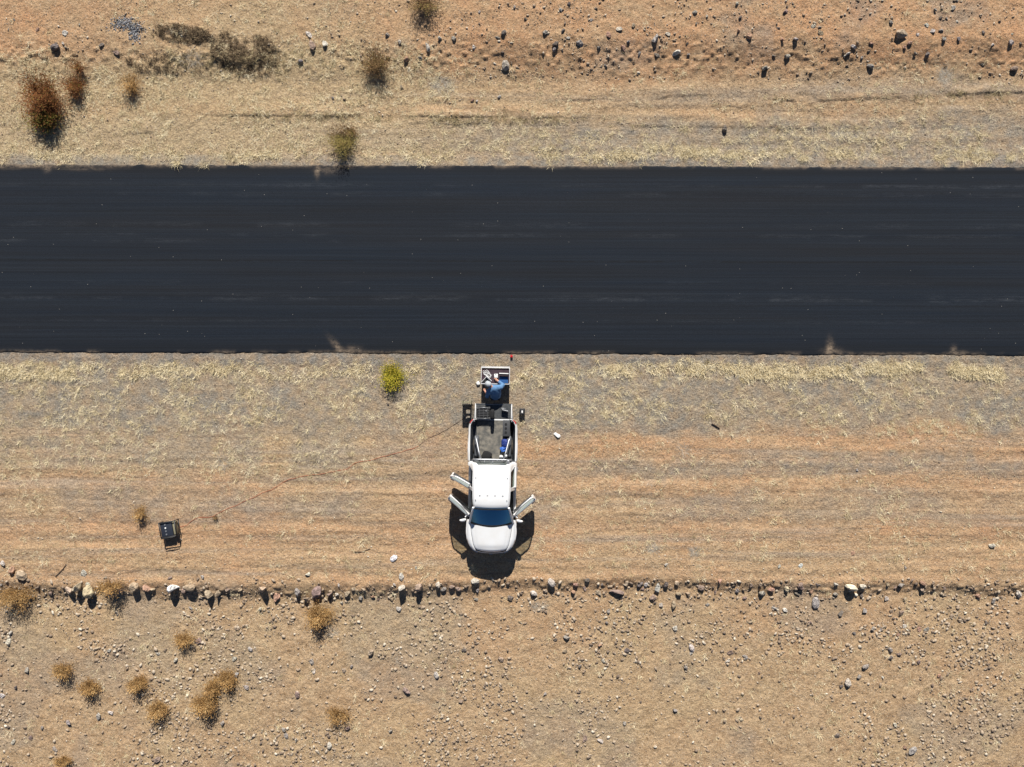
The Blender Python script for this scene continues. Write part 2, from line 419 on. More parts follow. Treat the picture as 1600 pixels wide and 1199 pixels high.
grey = grey + .8*band(668, 745, 16, 60)*(1-ss(480, 760, PXG+wl*300))*ss(.40, .6, fbm(fx, fy*.7, 2.2, 109))
grey = grey + .75*band(714, 742, 8, 20)*ss(700, 1000, PXG) + .55*band(770, 812, 8, 26)*ss(.3, .55, fbm(fx, fy*.4, 3, 110))
grey = grey + .4*band(905, 3000)*ss(.52, .66, fbm(fx, fy, 2.4, 111)) + .6*band(128, 152, 8, 18)*ss(1180, 1300, PXG)
grey = grey + .6*(np.exp(-((PXG-1110)/130)**2-((PYG-150)/12)**2)) + .45*band(-900, 90)*ss(.55, .68, fbm(fx, fy, 2.0, 112))*ss(380, 700, PXG)
grey = grey + 1.0*ss(6, 0, np.minimum(np.abs(PYG-ROAD_TOP(PXG)), np.abs(PYG-ROAD_BOT(PXG)))-14-7*wn)
straw = .75*band(90, 250, 12)*(1-ss(560, 900, PXG+wl*260)) + .45*band(-900, 110)*(ss(160, 300, PXG)*(1-ss(560, 700, PXG+wl*200)))
straw = straw + .22*band(150, 245)*ss(700, 900, PXG) + .2*band(570, 664) + .35*band(664, 760)*(1-ss(600, 800, PXG)) + .35*band(850, 905)
straw = straw + .35*band(930, 3000)*ss(.45, .6, fbm(fx, fy, 2.6, 113))
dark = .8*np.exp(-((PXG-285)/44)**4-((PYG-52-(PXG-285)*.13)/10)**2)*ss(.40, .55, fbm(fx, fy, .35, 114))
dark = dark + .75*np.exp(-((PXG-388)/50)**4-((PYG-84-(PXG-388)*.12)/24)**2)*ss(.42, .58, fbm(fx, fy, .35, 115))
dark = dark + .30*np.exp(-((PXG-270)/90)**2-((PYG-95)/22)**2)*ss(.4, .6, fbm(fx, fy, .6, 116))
dark = dark + .30*band(74, 112, 10, 20)*ss(500, 900, PXG)*ss(.38, .62, fbm(fx, fy, .9, 117))  # shade of the bank slope turned from the sun, put into the colour
dark = dark + .35*band(146, 160, 4, 8)*ss(1180, 1300, PXG)*ss(.4, .6, fbm(fx, fy*.6, .7, 118))
me = tri_mesh('ground', co, quads, dict(red=np.clip(red, 0, 1), track=np.clip(band(668, 912, 12, 10)+.6*band(118, 252, 10, 10)*ss(300, 600, PXG), 0, 1), grey=np.clip(grey, 0, 1), straw=np.clip(straw, 0, 1), dark=np.clip(dark, 0, 1)), smooth=True)
tag(link('ground', me, ground_mat()), 'dry reddish earth and gravel verge around the asphalt road', 'ground', kind='structure')
del GX, GY, GZ

# ------------------------------------------------------------------ road
rx = np.concatenate([-np.geomspace(4000, 22, 24), np.arange(-21.6, 21.61, .06), np.geomspace(22, 4000, 24)])
xx = 800+40*rx
inside = np.abs(rx) < 22
jt = np.where(inside, (fbm(rx, rx*0, .30, 130, 5)-.5)*3.4+(fbm(rx, rx*0, 3, 131)-.5)*1.4, 0)
jb = np.where(inside, (fbm(rx, rx*0+9, .26, 132, 5)-.5)*3.8+(fbm(rx, rx*0+9, 3, 133)-.5)*1.6, 0)
top = (599.5-(ROAD_TOP(xx)+jt))/40; bot = (599.5-(ROAD_BOT(xx)+jb))/40
ts = np.concatenate([[0, 0, .002, .006], np.linspace(.012, .988, 150), [.994, .998, 1, 1]])
zz = np.concatenate([[-.07, -.018, -.008, .0], .03*(1-((np.linspace(.012, .988, 150)-.5)*2)**2), [.0, -.008, -.018, -.07]])
RX = np.repeat(rx[:, None], len(ts), 1); RY = bot[:, None]*(1-ts)+top[:, None]*ts; RZ = np.repeat(zz[None, :], len(rx), 0)
co = np.stack([RX.ravel(), RY.ravel(), RZ.ravel()], 1); i = np.arange(len(co)).reshape(len(rx), len(ts))
quads = np.stack([i[:-1, :-1].ravel(), i[1:, :-1].ravel(), i[1:, 1:].ravel(), i[:-1, 1:].ravel()], 1)
rpx = 800+40*co[:, 0]; rpy = 599.5-40*co[:, 1]; xx = co[:, 0]; yy = co[:, 1]
wob = (fbm(xx, yy*0, 2.0, 140)-.5)*3
sl = 4.5*rpx/1600
def line(c, w): return bump(rpy+wob-sl, c, w)
seg = lambda s, k: ss(.42, .62, fbm(xx, yy*0+k, s, 141+k))
scuff = .9*line(288, 2.6)*seg(1.6, 1)*(.35+.65*ss(1200, 1300, rpx)) + .5*line(302, 3)*seg(2, 2) + .55*line(350, 3.5)*seg(2.5, 3) + .75*line(376, 2.2)*seg(1.2, 4)*(1-ss(500, 700, rpx)) + .55*line(366, 3)*seg(3, 8)
scuff = scuff + .8*line(466, 2.4)*seg(1.0, 5)*.8 + .35*line(462, 6)*seg(3, 6) + .35*line(500, 2)*seg(2, 7) + .25*line(440, 3)*seg(2, 9)
scuff = scuff + .5*np.exp(-((rpx-490)/60)**2-((rpy-290)/5)**2)
seam = .5*line(264, 7)+.5*line(543, 9)+.25*line(425, 9)*seg(4, 12)+.25*line(325, 10)*seg(4, 13) + .95*line(406.5, .75) + .6*line(298, .6)*ss(850, 1250, rpx) + .45*line(474, .7)*ss(900, 1200, rpx) + .35*line(330, .7) + .35*line(498, .7)*ss(1000, 1200, rpx)
def g2(cx, cy, sx, sy, ang=0):
    dx = rpx-cx; dy = rpy-cy; c, s = math.cos(R(ang)), math.sin(R(ang)); u = c*dx+s*dy; v = -s*dx+c*dy
    return np.exp(-(u/sx)**2-(v/sy)**2)
dust = 1.0*g2(529, 545, 17, 4, 52)+.6*g2(551, 548, 12, 6)+1.0*g2(1297, 546, 5, 13)+.5*g2(1300, 549, 14, 5)+.9*g2(1490, 549, 4, 7)+.4*g2(1500, 551, 12, 3)
dust = dust+.9*g2(496, 267, 3.5, 9)+.35*g2(512, 266, 17, 6)+.8*g2(74, 262, 5, 6)+.45*g2(60, 260, 60, 2.6)+.28*g2(135, 264, 40, 3)+.25*g2(10, 262, 30, 3)
dust = dust + .65*bump(np.minimum(np.abs(rpy-ROAD_TOP(rpx)), np.abs(rpy-ROAD_BOT(rpx))), 0, 3.4)*ss(.42, .62, fbm(xx, yy, .8, 160))
me = tri_mesh('road', co, quads, dict(scuff=np.clip(scuff, 0, 1), seam=np.clip(seam, 0, 1), dust=np.clip(dust, 0, 1)), smooth=True)
tag(link('road', me, road_mat()), 'dark freshly laid asphalt road with long faint streaks', 'road', kind='structure')
# ------------------------------------------------------------------ pickup truck (front faces -y, local origin on the ground at its middle)
truck = empty('pickup_truck', (-.755, -3.9, Hs(-.755, -3.9)+.05), R(-1.0))
tag(truck, 'white double cab pickup parked on the dirt with three doors and tailgate open', 'pickup truck')
def lerp(a, b, t): return a+(b-a)*t
def interp(tab, v):
    return float(np.interp(v, [t[0] for t in tab], [t[1] for t in tab]))
HWF = [(-2.53, .42), (-2.51, .50), (-2.46, .62), (-2.38, .73), (-2.28, .81), (-2.15, .875), (-2.0, .915), (-1.8, .93), (-1.3, .93)]
ZS = [(-2.53, .84), (-2.3, .90), (-2.0, .95), (-1.3, 1.03)]
ZC = [(-2.53, .93), (-2.40, 1.0), (-2.2, 1.05), (-1.3, 1.16)]
def topz(x, y):
    hw = interp(HWF, y); t = min(1, abs(x)/hw)
    return lerp(interp(ZC, y), interp(ZS, y), t**2.6)
def arch(y, cy, rad=.47, base=.40):
    d = rad*rad-(y-cy)**2
    return max(base, .38+math.sqrt(d)) if d > 0 else base
AX_F, AX_R = -1.62, 1.48
def side_wall(ys, hwf, zt, arch_c, sgn):
    secs = []
    for y in ys:
        hw = hwf(y); zb = arch(y, arch_c); zt_ = zt(y)
        fl = .035*math.exp(-((y-arch_c)/.5)**4)           # flared arch
        s = []
        for t in (0, .12, .3, .5, .7, .85, .95, 1):
            z = lerp(zb, zt_, t)
            o = hw*1.0 - .03*(1-t)**2 + .02*math.sin(t*math.pi) + fl*math.exp(-((z-zb)/.10)**2) - (.035*ss(.85, 1, t))
            s.append((sgn*o, y, z))
        secs.append(s)
    return secs
bm = bmesh.new()
ysf = list(np.linspace(-2.38, -1.22, 40))
for sg in (-1, 1):
    loft(bm, side_wall(ysf, lambda y: interp(HWF, y), lambda y: interp(ZS, y), AX_F, sg))
# rounded nose (bumper skin)
npts = [(-2.38, .73), (-2.46, .62), (-2.51, .48), (-2.545, .25), (-2.555, 0)]
plan = [(x, y) for y, x in npts] + [(-x, y) for y, x in npts[::-1][1:]]
secs = []
for t, off in ((0, .05), (.15, .0), (.5, -.02), (.8, .0), (.95, .02), (1, .05)):
    secs.append([(x*(1-off*.3), y+off, lerp(.34, min(interp(ZS, y)+.05, .90), t)) for x, y in plan])
loft(bm, secs)
# fender tops between side wall and bonnet edge
def hb(y): return interp([(-2.43, .56), (-2.2, .655), (-1.8, .73), (-1.36, .79)], y)
for sg in (-1, 1):
    secs = []
    for y in np.linspace(-2.42, -1.22, 26):
        hw = interp(HWF, y)-.035
        h0 = hb(y)+.012 if y < -1.34 else .80
        secs.append([(sg*lerp(hw, min(h0, hw-.01), t), y, topz(lerp(hw, min(h0, hw-.01), t), y) - .004 + (.02*math.sin(t*math.pi))) for t in np.linspace(0, 1, 6)])
    loft(bm, secs)
# sills, B pillars, cab rear quarter, cowl
for sg in (-1, 1):
    box(bm, (sg*.86, -.15, .42), (.12, 2.2, .16), bev=.03)
    box(bm, (sg*.83, -.01, .78), (.06, .13, .64), bev=.02)
    prism(bm, [(sg*.80, -.09, 1.08), (sg*.86, -.09, 1.08), (sg*.70, -.06, 1.66), (sg*.64, -.06, 1.66)], (0, .12, 0))
    # A pillar
    tube(bm, [(sg*.82, -1.36, 1.03), (sg*.79, -1.22, 1.17), (sg*.70, -.84, 1.56), (sg*.655, -.66, 1.67)], [.05, .045, .04, .04], 8)
    # cab rear shoulder and C pillar
    secs = []
    for (z, xo, y0, y1) in ((.42, .905, .80, .965), (.80, .935, .80, .965), (1.02, .92, .80, .97), (1.11, .885, .80, .975), (1.16, .84, .78, .975), (1.4, .76, .70, .955), (1.60, .705, .66, .93), (1.69, .665, .62, .90)):
        secs.append([(sg*(xo-.10), y0, z), (sg*xo, y0+.01, z), (sg*xo, y1-.06, z), (sg*(xo-.05), y1, z), (sg*(xo-.16), y1+.004, z)])
    loft(bm, secs, cap=True)
box(bm, (0, .955, .80), (1.66, .03, .66))
box(bm, (0, .95, 1.17), (1.40, .05, .16), bev=.015)
body = obj('body', bm, M['paint'], truck, True, 40)
# chassis, floor, engine bay: the dark underbody
bm = bmesh.new()
box(bm, (0, -1.9, .62), (1.10, 1.0, .48), taper=(.95, .95)); box(bm, (0, .1, .36), (1.1, 4.4, .12)); box(bm, (0, -.2, .42), (1.62, 2.3, .05))
box(bm, (0, -1.30, .74), (1.5, .08, .62)); box(bm, (0, -1.36, 1.03), (1.5, .16, .06)); box(bm, (0, 2.35, .50), (1.0, .5, .10))
for yy in (AX_F, AX_R): tube(bm, [(-.72, yy, .38), (.72, yy, .38)], .06, 10)
obj('underbody', bm, M['black'], truck)
# bonnet
bm = bmesh.new(); secs = []
for y in np.linspace(-2.465, -1.30, 30):
    s = []
    hbe = hb(y) if y < -1.36 else hb(-1.36)
    yb = y
    for t in np.linspace(-1, 1, 31):
        x = t*hbe
        curve = 0.085*(1-abs(t)**2) if y > -1.4 else 0.085*(1-abs(t)**2)*ss(-2.45, -1.3, y)**3   # rear edge bows towards the windscreen corners
        front = .05*abs(t)**2*(1-ss(-2.465, -2.3, y))
        z = topz(x, y)+.012 - .025*float(ss(.93, 1.0, abs(t))) - .05*float(ss(-2.39, -2.465, y))
        z += .016*float(ss(.86, .70, abs(t)))*float(ss(-2.40, -2.1, y))
        s.append((x, yb-curve*0+front, z))
    secs.append(s)
for s in secs[-1:]:
    pass
loft(bm, secs); solid(bm, .012)
obj('bonnet', bm, M['paint'], truck, True, 35)
# grille and bumper, lights
bm = bmesh.new()
secs = [[(x*.97, y-.012, z) for x, y in plan[1:-1]] for z in (.55, .60, .75, .80)]
loft(bm, secs); obj('grille', bm, M['black'], truck, True)
bm = bmesh.new(); box(bm, (0, -2.57, .66), (.9, .02, .03), bev=.005); box(bm, (0, -2.575, .78), (.12, .012, .10), bev=.02); obj('grille_bar', bm, M['chrome'], truck)
for sg in (-1, 1):
    bm = bmesh.new(); loft(bm, [[(sg*a, b-.012, z) for a, b in ((.50, -2.51), (.62, -2.46), (.73, -2.385), (.80, -2.30))] for z in (.70, .78, .85)]); solid(bm, .01)
    obj('headlight', bm, M['lens'], truck, True)
# roof
bm = bmesh.new(); secs = []
RY_ = [-.705, -.69, -.64, -.52, -.3, -.05, .2, .5, .72, .84, .90, .915]
RZ_ = [1.650, 1.675, 1.708, 1.742, 1.758, 1.765, 1.768, 1.762, 1.748, 1.730, 1.705, 1.68]
for y, zc in zip(RY_, RZ_):
    hw = interp([(-.705, .655), (-.4, .69), (.2, .705), (.7, .70), (.915, .675)], y); s = []
    for t in np.linspace(-1, 1, 61):
        a = abs(t); z = zc-.022*a*a-.075*float(ss(.90, 1.0, a))
        if -.5 < y < .8:
            z -= .007*float(sum(math.exp(-((t-q)/.020)**2) for q in (-.80, -.46, -.155, .155, .46, .80)))
        bow = .035*a*a if y < -.6 else (-.02*a*a if y > .85 else 0)      # header bows forward in the middle
        s.append((t*hw, y+bow*(1 if y < 0 else 1), z))
    secs.append(s)
loft(bm, secs); solid(bm, .03)
roof = obj('roof', bm, M['paint'], truck, True, 50)
for sg in (-1, 1):
    for y in (.44, -.37):
        bm = bmesh.new(); box(bm, (sg*.575, y, 1.757), (.030, .045, .014), bev=.003); obj('roof_mount', bm, M['grey'], roof)
for x in (-.42, -.14, .14, .42):
    bm = bmesh.new(); box(bm, (x, -.20, 1.768), (.05, .014, .012)); obj('roof_mount', bm, M['grey'], roof)
# windscreen and rear window
def pane(name, pts_low, pts_up, m, parent, n=12, th=.006, bow=0):
    bm = bmesh.new(); secs = []
    for k in range(n+1):
        t = k/n; s = []
        for A, B in zip(pts_low, pts_up):
            v = Vector(A).lerp(Vector(B), t); v.z += bow*math.sin(t*math.pi); s.append(v)
        secs.append(s)
    loft(bm, secs); solid(bm, th); return obj(name, bm, m, parent, True, 40)
NS = 17
low = [(t*.775, -1.315-.14*(1-t*t)+.0, 1.12+.05*(1-t*t)) for t in np.linspace(-1, 1, NS)]
up = [(t*.645, -.665-.03*(1-t*t), 1.655+.035*(1-t*t)) for t in np.linspace(-1, 1, NS)]
ws = pane('windscreen', low, up, M['glass'], truck, bow=.004)
bm = bmesh.new()
for k, (A, B) in enumerate(((0, 1),)):
    pass
box(bm, (.10, -1.42, 1.125), (.62, .018, .014), rot=(0, 0, R(4))); box(bm, (-.48, -1.37, 1.115), (.5, .018, .014), rot=(0, 0, R(-9)))
obj('wiper', bm, M['black'], ws)
bm = bmesh.new(); lo2 = [Vector(v)+Vector((0, -.045, -.01)) for v in low]; up2 = [Vector(v)+Vector((0, .07, .045)) for v in low]
loft(bm, [lo2, up2]); solid(bm, .008); obj('black_band', bm, M['black'], ws, True)
bm = bmesh.new(); loft(bm, [[Vector(v)+Vector((0, -.01, .001)) for v in up], [Vector(v)+Vector((0, -.065, -.045)) for v in up]]); solid(bm, .008); obj('sun_band', bm, M['black'], ws, True)
rl = [(t*.66, .985, 1.24) for t in np.linspace(-1, 1, 9)]; ru = [(t*.60, .915, 1.66) for t in np.linspace(-1, 1, 9)]
pane('rear_window', rl, ru, M['sideglass'], truck, n=3)

# doors: closed pose in hinge space (y backwards, x outwards), turned about the hinge
def door(kind, sg, angle):
    front = kind == 'front'
    L = 1.02 if front else .82
    hy = -1.06 if front else .00
    hx = .845
    d = empty('door', (sg*hx, hy, 0), 0, truck)
    def X(x): return sg*(x-hx)
    def outer(z): return float(np.interp(z, [.44, .6, .8, 1.0, 1.08, 1.115], [.895, .925, .94, .93, .915, .895]))
    bm = bmesh.new(); secs = []
    for y in np.linspace(.02, L, 8):
        cut = 0
        zb = .44 if front else max(.44, arch(y, AX_R, .50, .44))
        zs_ = np.array([zb, .5, .6, .7, .8, .9, 1.0, 1.06, 1.10, 1.115]); zs_ = np.maximum(zs_, zb)
        s = [(X(outer(z)), y, z) for z in zs_]
        s += [(X(outer(1.115)-.02), y, 1.127), (X(outer(1.115)-.115), y, 1.124)]
        s += [(X(outer(z)-.135), y, z) for z in (1.09, .9, .7, zb+.02)]
        secs.append(s)
    V = loft(bm, secs)
    for A, B in zip(V, V[1:]): bm.faces.new((A[-1], A[0], B[0], B[-1]))
    bm.faces.new(V[0]); bm.faces.new(V[-1][::-1])
    d_panel = obj('door_panel', bm, M['paint'], d, True, 35)
    # window frame
    if front: fr = [(.04, 1.115), (.14, 1.20), (.46, 1.57), (.56, 1.64), (.96, 1.655), (L-.01, 1.60), (L, 1.115)]
    else: fr = [(.03, 1.115), (.03, 1.60), (.07, 1.655), (.52, 1.65), (.64, 1.60), (.78, 1.25), (L, 1.115)]
    def fx_(z): return float(np.interp(z, [1.115, 1.66], [.84, .655]))
    bm = bmesh.new()
    tube(bm, [(X(fx_(z)), y, z) for y, z in fr], .026, 8)
    obj('window_frame', bm, M['paint'], d, True, 40)
    # pane
    bm = bmesh.new()
    cy = sum(a for a, b in fr)/len(fr); f = bm.faces.new([bm.verts.new((X(fx_(z)), y, z)) for y, z in fr])
    solid(bm, .006); gl = obj('window', bm, M['sideclear'], d)
    bm = bmesh.new(); box(bm, (X(.755), L*.5, .80), (.03, L*.86, .50), bev=.012); box(bm, (X(.735), L*.52, .88), (.06, L*.45, .06), bev=.02)
    obj('door_trim', bm, M['trim'], d)
    bm = bmesh.new(); box(bm, (X(.955), L-.14, .98), (.03, .17, .035), bev=.012); obj('door_handle', bm, M['chrome'], d)
    if front:
        bm = bmesh.new()
        tube(bm, [(X(.86), .10, 1.13), (X(.98), .06, 1.16)], .03, 8)
        t = bmesh.new(); bmesh.ops.create_icosphere(t, subdivisions=3, radius=1)
        for v in t.verts:
            v.co = Vector((v.co.x*.13, v.co.y*(.085 if v.co.y < 0 else .03), v.co.z*.095))
        t.transform(Matrix.Translation((X(1.10), .07, 1.19)) @ Matrix.Rotation(sg*R(38), 4, 'Z')); merge(bm, t)
        mi = obj('mirror', bm, M['paint'], d, True, 50)
    d.rotation_euler.z = -sg*R(angle)
    return d
m = bpy.data.materials.new('clear_glass'); m.use_nodes = True; nn = m.node_tree.nodes; ll = m.node_tree.links
nn.remove(nn['Principled BSDF']); tr = nn.new('ShaderNodeBsdfTransparent'); tr.inputs[0].default_value = (.70, .74, .72, 1)
gl_ = nn.new('ShaderNodeBsdfGlossy'); gl_.inputs['Roughness'].default_value = .03; mx = nn.new('ShaderNodeMixShader'); mx.inputs[0].default_value = .07; ll.new(tr.outputs[0], mx.inputs[1]); ll.new(gl_.outputs[0], mx.inputs[2])
ll.new(mx.outputs[0], nn['Material Output'].inputs[0]); M['sideclear'] = m
for kind, sg, ang, lab in (('front', -1, 49, 'open front door'), ('front', 1, 49, 'open front door'), ('rear', -1, 61, 'open rear door'), ('rear', 1, 0, 'closed rear door')):
    d = door(kind, sg, ang); d['label'] = lab
# wheels
def wheel(x, y):
    w = empty('wheel', (x, y, .345), 0, truck); w.scale = (1, 1.04, 1.04)
    bm = bmesh.new(); lathe(bm, [(.24, -.11), (.30, -.125), (.355, -.12), (.38, -.09), (.385, 0), (.38, .09), (.355, .12), (.30, .125), (.24, .11), (.23, 0)], (0, 0, 0), 'X', 36, closed=True)
    obj('tyre', bm, M['rubber'], w, True, 40)
    bm = bmesh.new(); lathe(bm, [(.235, -.10), (.245, -.08), (.235, 0), (.245, .08), (.235, .10)], (0, 0, 0), 'X', 32)
    for k in range(6):
        a = k*math.pi/3; sx = .09 if x > 0 else -.09
        prism(bm, [(sx, math.cos(a+e)*r, math.sin(a+e)*r) for r, e in ((.04, -.6), (.235, -.16), (.235, .16), (.04, .6))], (.02, 0, 0))
    obj('rim', bm, M['grey'], w, True, 30)
for x, y in ((-.80, AX_F), (.80, AX_F), (-.80, AX_R), (.80, AX_R)): wheel(x, y)
# interior
for sg in (-1, 1):
    s_ = empty('front_seat', (sg*.38, -.30, .44), 0, truck)
    bm = bmesh.new(); box(bm, (0, -.05, .16), (.50, .52, .18), bev=.05, seg=3); obj('seat_cushion', bm, M['seat'], s_, True, 40)
    bm = bmesh.new(); box(bm, (0, .26, .50), (.48, .14, .62), rot=(R(-12), 0, 0), bev=.05, seg=3); box(bm, (0, .35, .90), (.26, .10, .18), bev=.04); obj('seat_back', bm, M['seat'], s_, True, 40)
b_ = empty('rear_bench', (0, .50, .44), 0, truck)
bm = bmesh.new(); box(bm, (0, 0, .16), (1.40, .48, .18), bev=.05, seg=3); obj('seat_cushion', bm, M['seat'], b_, True, 40)
bm = bmesh.new(); box(bm, (0, .30, .50), (1.38, .12, .6), rot=(R(-8), 0, 0), bev=.05, seg=3); obj('seat_back', bm, M['seat'], b_, True, 40)
bm = bmesh.new(); box(bm, (0, -1.10, .94), (1.56, .40, .20), bev=.05, seg=3); obj('dashboard', bm, M['black'], truck, True, 40)
bm = bmesh.new(); C0 = Vector((.38, -.80, 1.0)); Rm = Matrix.Rotation(R(-60), 3, 'X')
tube(bm, [C0+Rm @ Vector((.18*math.cos(a), .18*math.sin(a), 0)) for a in np.linspace(0, 2*math.pi, 24, endpoint=False)], .015, 6, closed=True)
tube(bm, [C0+Rm @ Vector((-.17, 0, 0)), C0+Rm @ Vector((.17, 0, 0))], .014, 6); tube(bm, [C0, C0+Vector((0, -.25, -.10))], .03, 6)
obj('steering_wheel', bm, M['black'], truck, True)
# ---- load bed
def hwr(y): return interp([(.99, .925), (2.15, .925), (2.33, .90), (2.46, .845), (2.535, .765)], y)
ysr = list(np.linspace(.99, 2.30, 34))+[2.36, 2.42, 2.47, 2.51, 2.535]
bm = bmesh.new()
for sg in (-1, 1):
    loft(bm, side_wall(ysr, hwr, lambda y: 1.085, AX_R, sg))
    secs = []
    for y in ysr:
        hw = hwr(y); inn = min(.835, hw-.065)
        secs.append([(sg*(hw-.035), y, 1.085), (sg*(hw-.045), y, 1.102), (sg*(hw-.07), y, 1.108), (sg*(inn+.015), y, 1.104), (sg*inn, y, 1.09)])
    loft(bm, secs)
    box(bm, (sg*.735, 2.50, .84), (.09, .07, .48), bev=.01)
box(bm, (0, 2.52, .615), (1.44, .05, .03))
bed = obj('load_bed', bm, M['paint'], truck, True, 40)
bm = bmesh.new()
for sg in (-1, 1):
    secs = []
    for y in ysr:
        hw = hwr(y); inn = min(.835, hw-.065)
        secs.append([(sg*(inn+.012), y, 1.112), (sg*inn, y, 1.112), (sg*(inn-.02), y, 1.06), (sg*(inn-.09), y, .64), (sg*(inn-.16), y, .60)])
    loft(bm, secs)
box(bm, (0, 1.00, .84), (1.62, .03, .50)); box(bm, (0, 1.0, 1.095), (1.64, .07, .025)); box(bm, (0, 1.77, .585), (1.52, 1.52, .03))
obj('bed_liner', bm, M['liner'], bed, False)
for sg in (-1, 1):
    bm = bmesh.new(); box(bm, (sg*.615, AX_R, .72), (.19, .90, .24), bev=.06, seg=3, taper=(.9, .8)); obj('wheel_arch', bm, M['bedliner2'] if 'bedliner2' in M else M['bedfloor'], bed, True, 40)
bm = bmesh.new()
box(bm, (-.095, 1.76, .613), (1.07, 1.50, .026))
for k in range(14): box(bm, (-.58+k*.075, 1.76, .628), (.012, 1.49, .006))
obj('bed_mat', bm, M['bedfloor'], bed)
# tail lights
for sg in (-1, 1):
    t = empty('tail_light', (0, 0, 0), 0, truck)
    for nm, mt, ya, yb, off in (('red_lens', 'red', 2.40, 2.545, .004),):
        bm = bmesh.new(); secs = []
        for y in np.linspace(ya, yb-.01, 7):
            hw = hwr(min(y, 2.535)); secs.append([(sg*(hw-.0), y+off, .72), (sg*(hw+.012), y+off, .9), (sg*(hw+.008), y+off, 1.05), (sg*(hw-.012), y+off, 1.098), (sg*(hw-.03), y+off, 1.112)])
        loft(bm, secs); solid(bm, .01); obj(nm, bm, M[mt], t, True, 50)
bm = bmesh.new(); box(bm, (0, 2.60, .46), (1.5, .14, .16), bev=.03); obj('rear_bumper', bm, M['grey'], truck, True, 40)
# tailgate, folded down
tg = empty('tailgate', (0, 2.56, .60), 0, truck)
bm = bmesh.new(); box(bm, (0, .285, -.01), (1.42, .55, .055), bev=.015)
for sg in (-1, 1): box(bm, (sg*.695, .285, .022), (.03, .53, .02), bev=.004)
box(bm, (0, .555, .02), (1.42, .03, .03), bev=.008)
obj('gate_shell', bm, M['paint'], tg, True, 40)
bm = bmesh.new(); box(bm, (0, .275, .026), (1.345, .50, .012))
for k in range(6): box(bm, (0, .07+k*.08, .034), (1.28, .022, .006))
box(bm, (0, .555, .037), (1.36, .028, .008)); box(bm, (0, .02, .036), (1.3, .03, .006))
obj('gate_liner', bm, M['gate'], tg)
for sg in (-1, 1):
    bm = bmesh.new(); tube(bm, [(sg*.72, 2.50, 1.0), (sg*.712, 2.86, .645)], .008, 6); obj('gate_cable', bm, M['grey'], tg); 
    bpy.data.objects[-1] if False else None
for o in list(tg.children):
    if o.name.startswith('gate_cable'): o.location = (0, -2.56, -.60)
# sports bar behind the cab
rb = empty('roll_bar', (0, 0, 0), 0, truck)
bm = bmesh.new()
tube(bm, [(-.70, 1.06, 1.10), (-.70, 1.07, 1.30), (-.64, 1.08, 1.42), (-.5, 1.08, 1.45), (.5, 1.08, 1.45), (.64, 1.08, 1.42), (.70, 1.07, 1.30), (.70, 1.06, 1.10)], .030, 10)
obj('hoop', bm, M['chrome'], rb, True)
bm = bmesh.new(); tube(bm, [(-.70, 1.04, 1.22), (.70, 1.04, 1.22)], .024, 8)
for x in (-.27, .03): tube(bm, [(x, 1.07, 1.46), (x, .93, 1.50)], .010, 6); tube(bm, [(x, 1.08, 1.44), (x, 1.04, 1.22)], .010, 6)
obj('cross_bar', bm, M['grey'], rb, True)
for sg in (-1, 1):
    bm = bmesh.new(); tube(bm, [(sg*.66, 1.92, 1.09), (sg*.60, 1.75, 1.16), (sg*.50, 1.35, 1.34), (sg*.415, 1.09, 1.44)], .026, 10)
    obj('brace', bm, M['chrome'], rb, True)
bm = bmesh.new(); box(bm, (.60, 1.00, 1.54), (.10, .16, .10), bev=.02); tube(bm, [(.60, 1.07, 1.45), (.60, 1.0, 1.52)], .015, 6); obj('work_light', bm, M['grey'], rb)
# ------------------------------------------------------------------ things around the truck
TGZ = truck.location.z + .645      # top of the open tailgate
BFZ = truck.location.z + .632      # top of the bed mat
G0 = Hs(-.6, .2)
def rb_bag(name, c, s, m, seed, rz=0, amp=.12, sub=3, parent=None):
    rnd = random.Random(seed); bm = bmesh.new(); bmesh.ops.create_icosphere(bm, subdivisions=sub, radius=.5)
    for v in bm.verts:
        q = v.co.copy()
        for k in range(3): q[k] = math.copysign(abs(q[k]*2)**.55*.5, q[k])
        n_ = (float(vn(q.x*3+seed, q.y*3+q.z*2, .5, seed))-.5)*amp*2 + (float(vn(q.x*3+q.z, q.y*3+seed, .16, seed+1))-.5)*amp
        q *= 1+n_
        v.co = Vector((q.x*s[0], q.y*s[1], q.z*s[2]+s[2]*.5))
    o = obj(name, bm, m, parent, True, 30); o.location = c; o.rotation_euler.z = rz; return o
# camping table
tp = P(774, 587.5, .74)
tz = Hs(tp.x, tp.y)
tab = empty('folding_table', (tp.x, tp.y, tz), R(-1)); tag(tab, 'folding table with white raised rim and dark top beyond the tailgate', 'table')
TW, TD, TH = 1.08, .62, .76
bm = bmesh.new(); box(bm, (0, 0, TH-.03), (TW-.05, TD-.05, .02)); obj('tabletop', bm, M['maroon'], tab)
bm = bmesh.new()
box(bm, (0, TD/2, TH-.01), (TW, .035, .075), bev=.008); box(bm, (0, -TD/2, TH-.01), (TW, .024, .075), bev=.008)
for sg in (-1, 1): box(bm, (sg*TW/2, 0, TH-.01), (.022, TD, .075), bev=.008)
box(bm, (0, TD/2+.045, TH-.02), (TW+.02, .014, .03)); 
obj('rim', bm, M['alu'], tab, True, 40)
for sx in (-1, 1):
    for sy in (-1, 1):
        bm = bmesh.new(); tube(bm, [(sx*(TW/2-.03), sy*(TD/2-.03), TH-.04), (sx*(TW/2-.01), sy*(TD/2-.01), 0)], .014, 8); obj('leg', bm, M['alu'], tab, True)
bm = bmesh.new()      # fabric skirt hanging down on three sides makes it a camping cupboard
for sx in (-1, 1): box(bm, (sx*(TW/2-.045), 0, .42), (.012, TD-.1, .60))
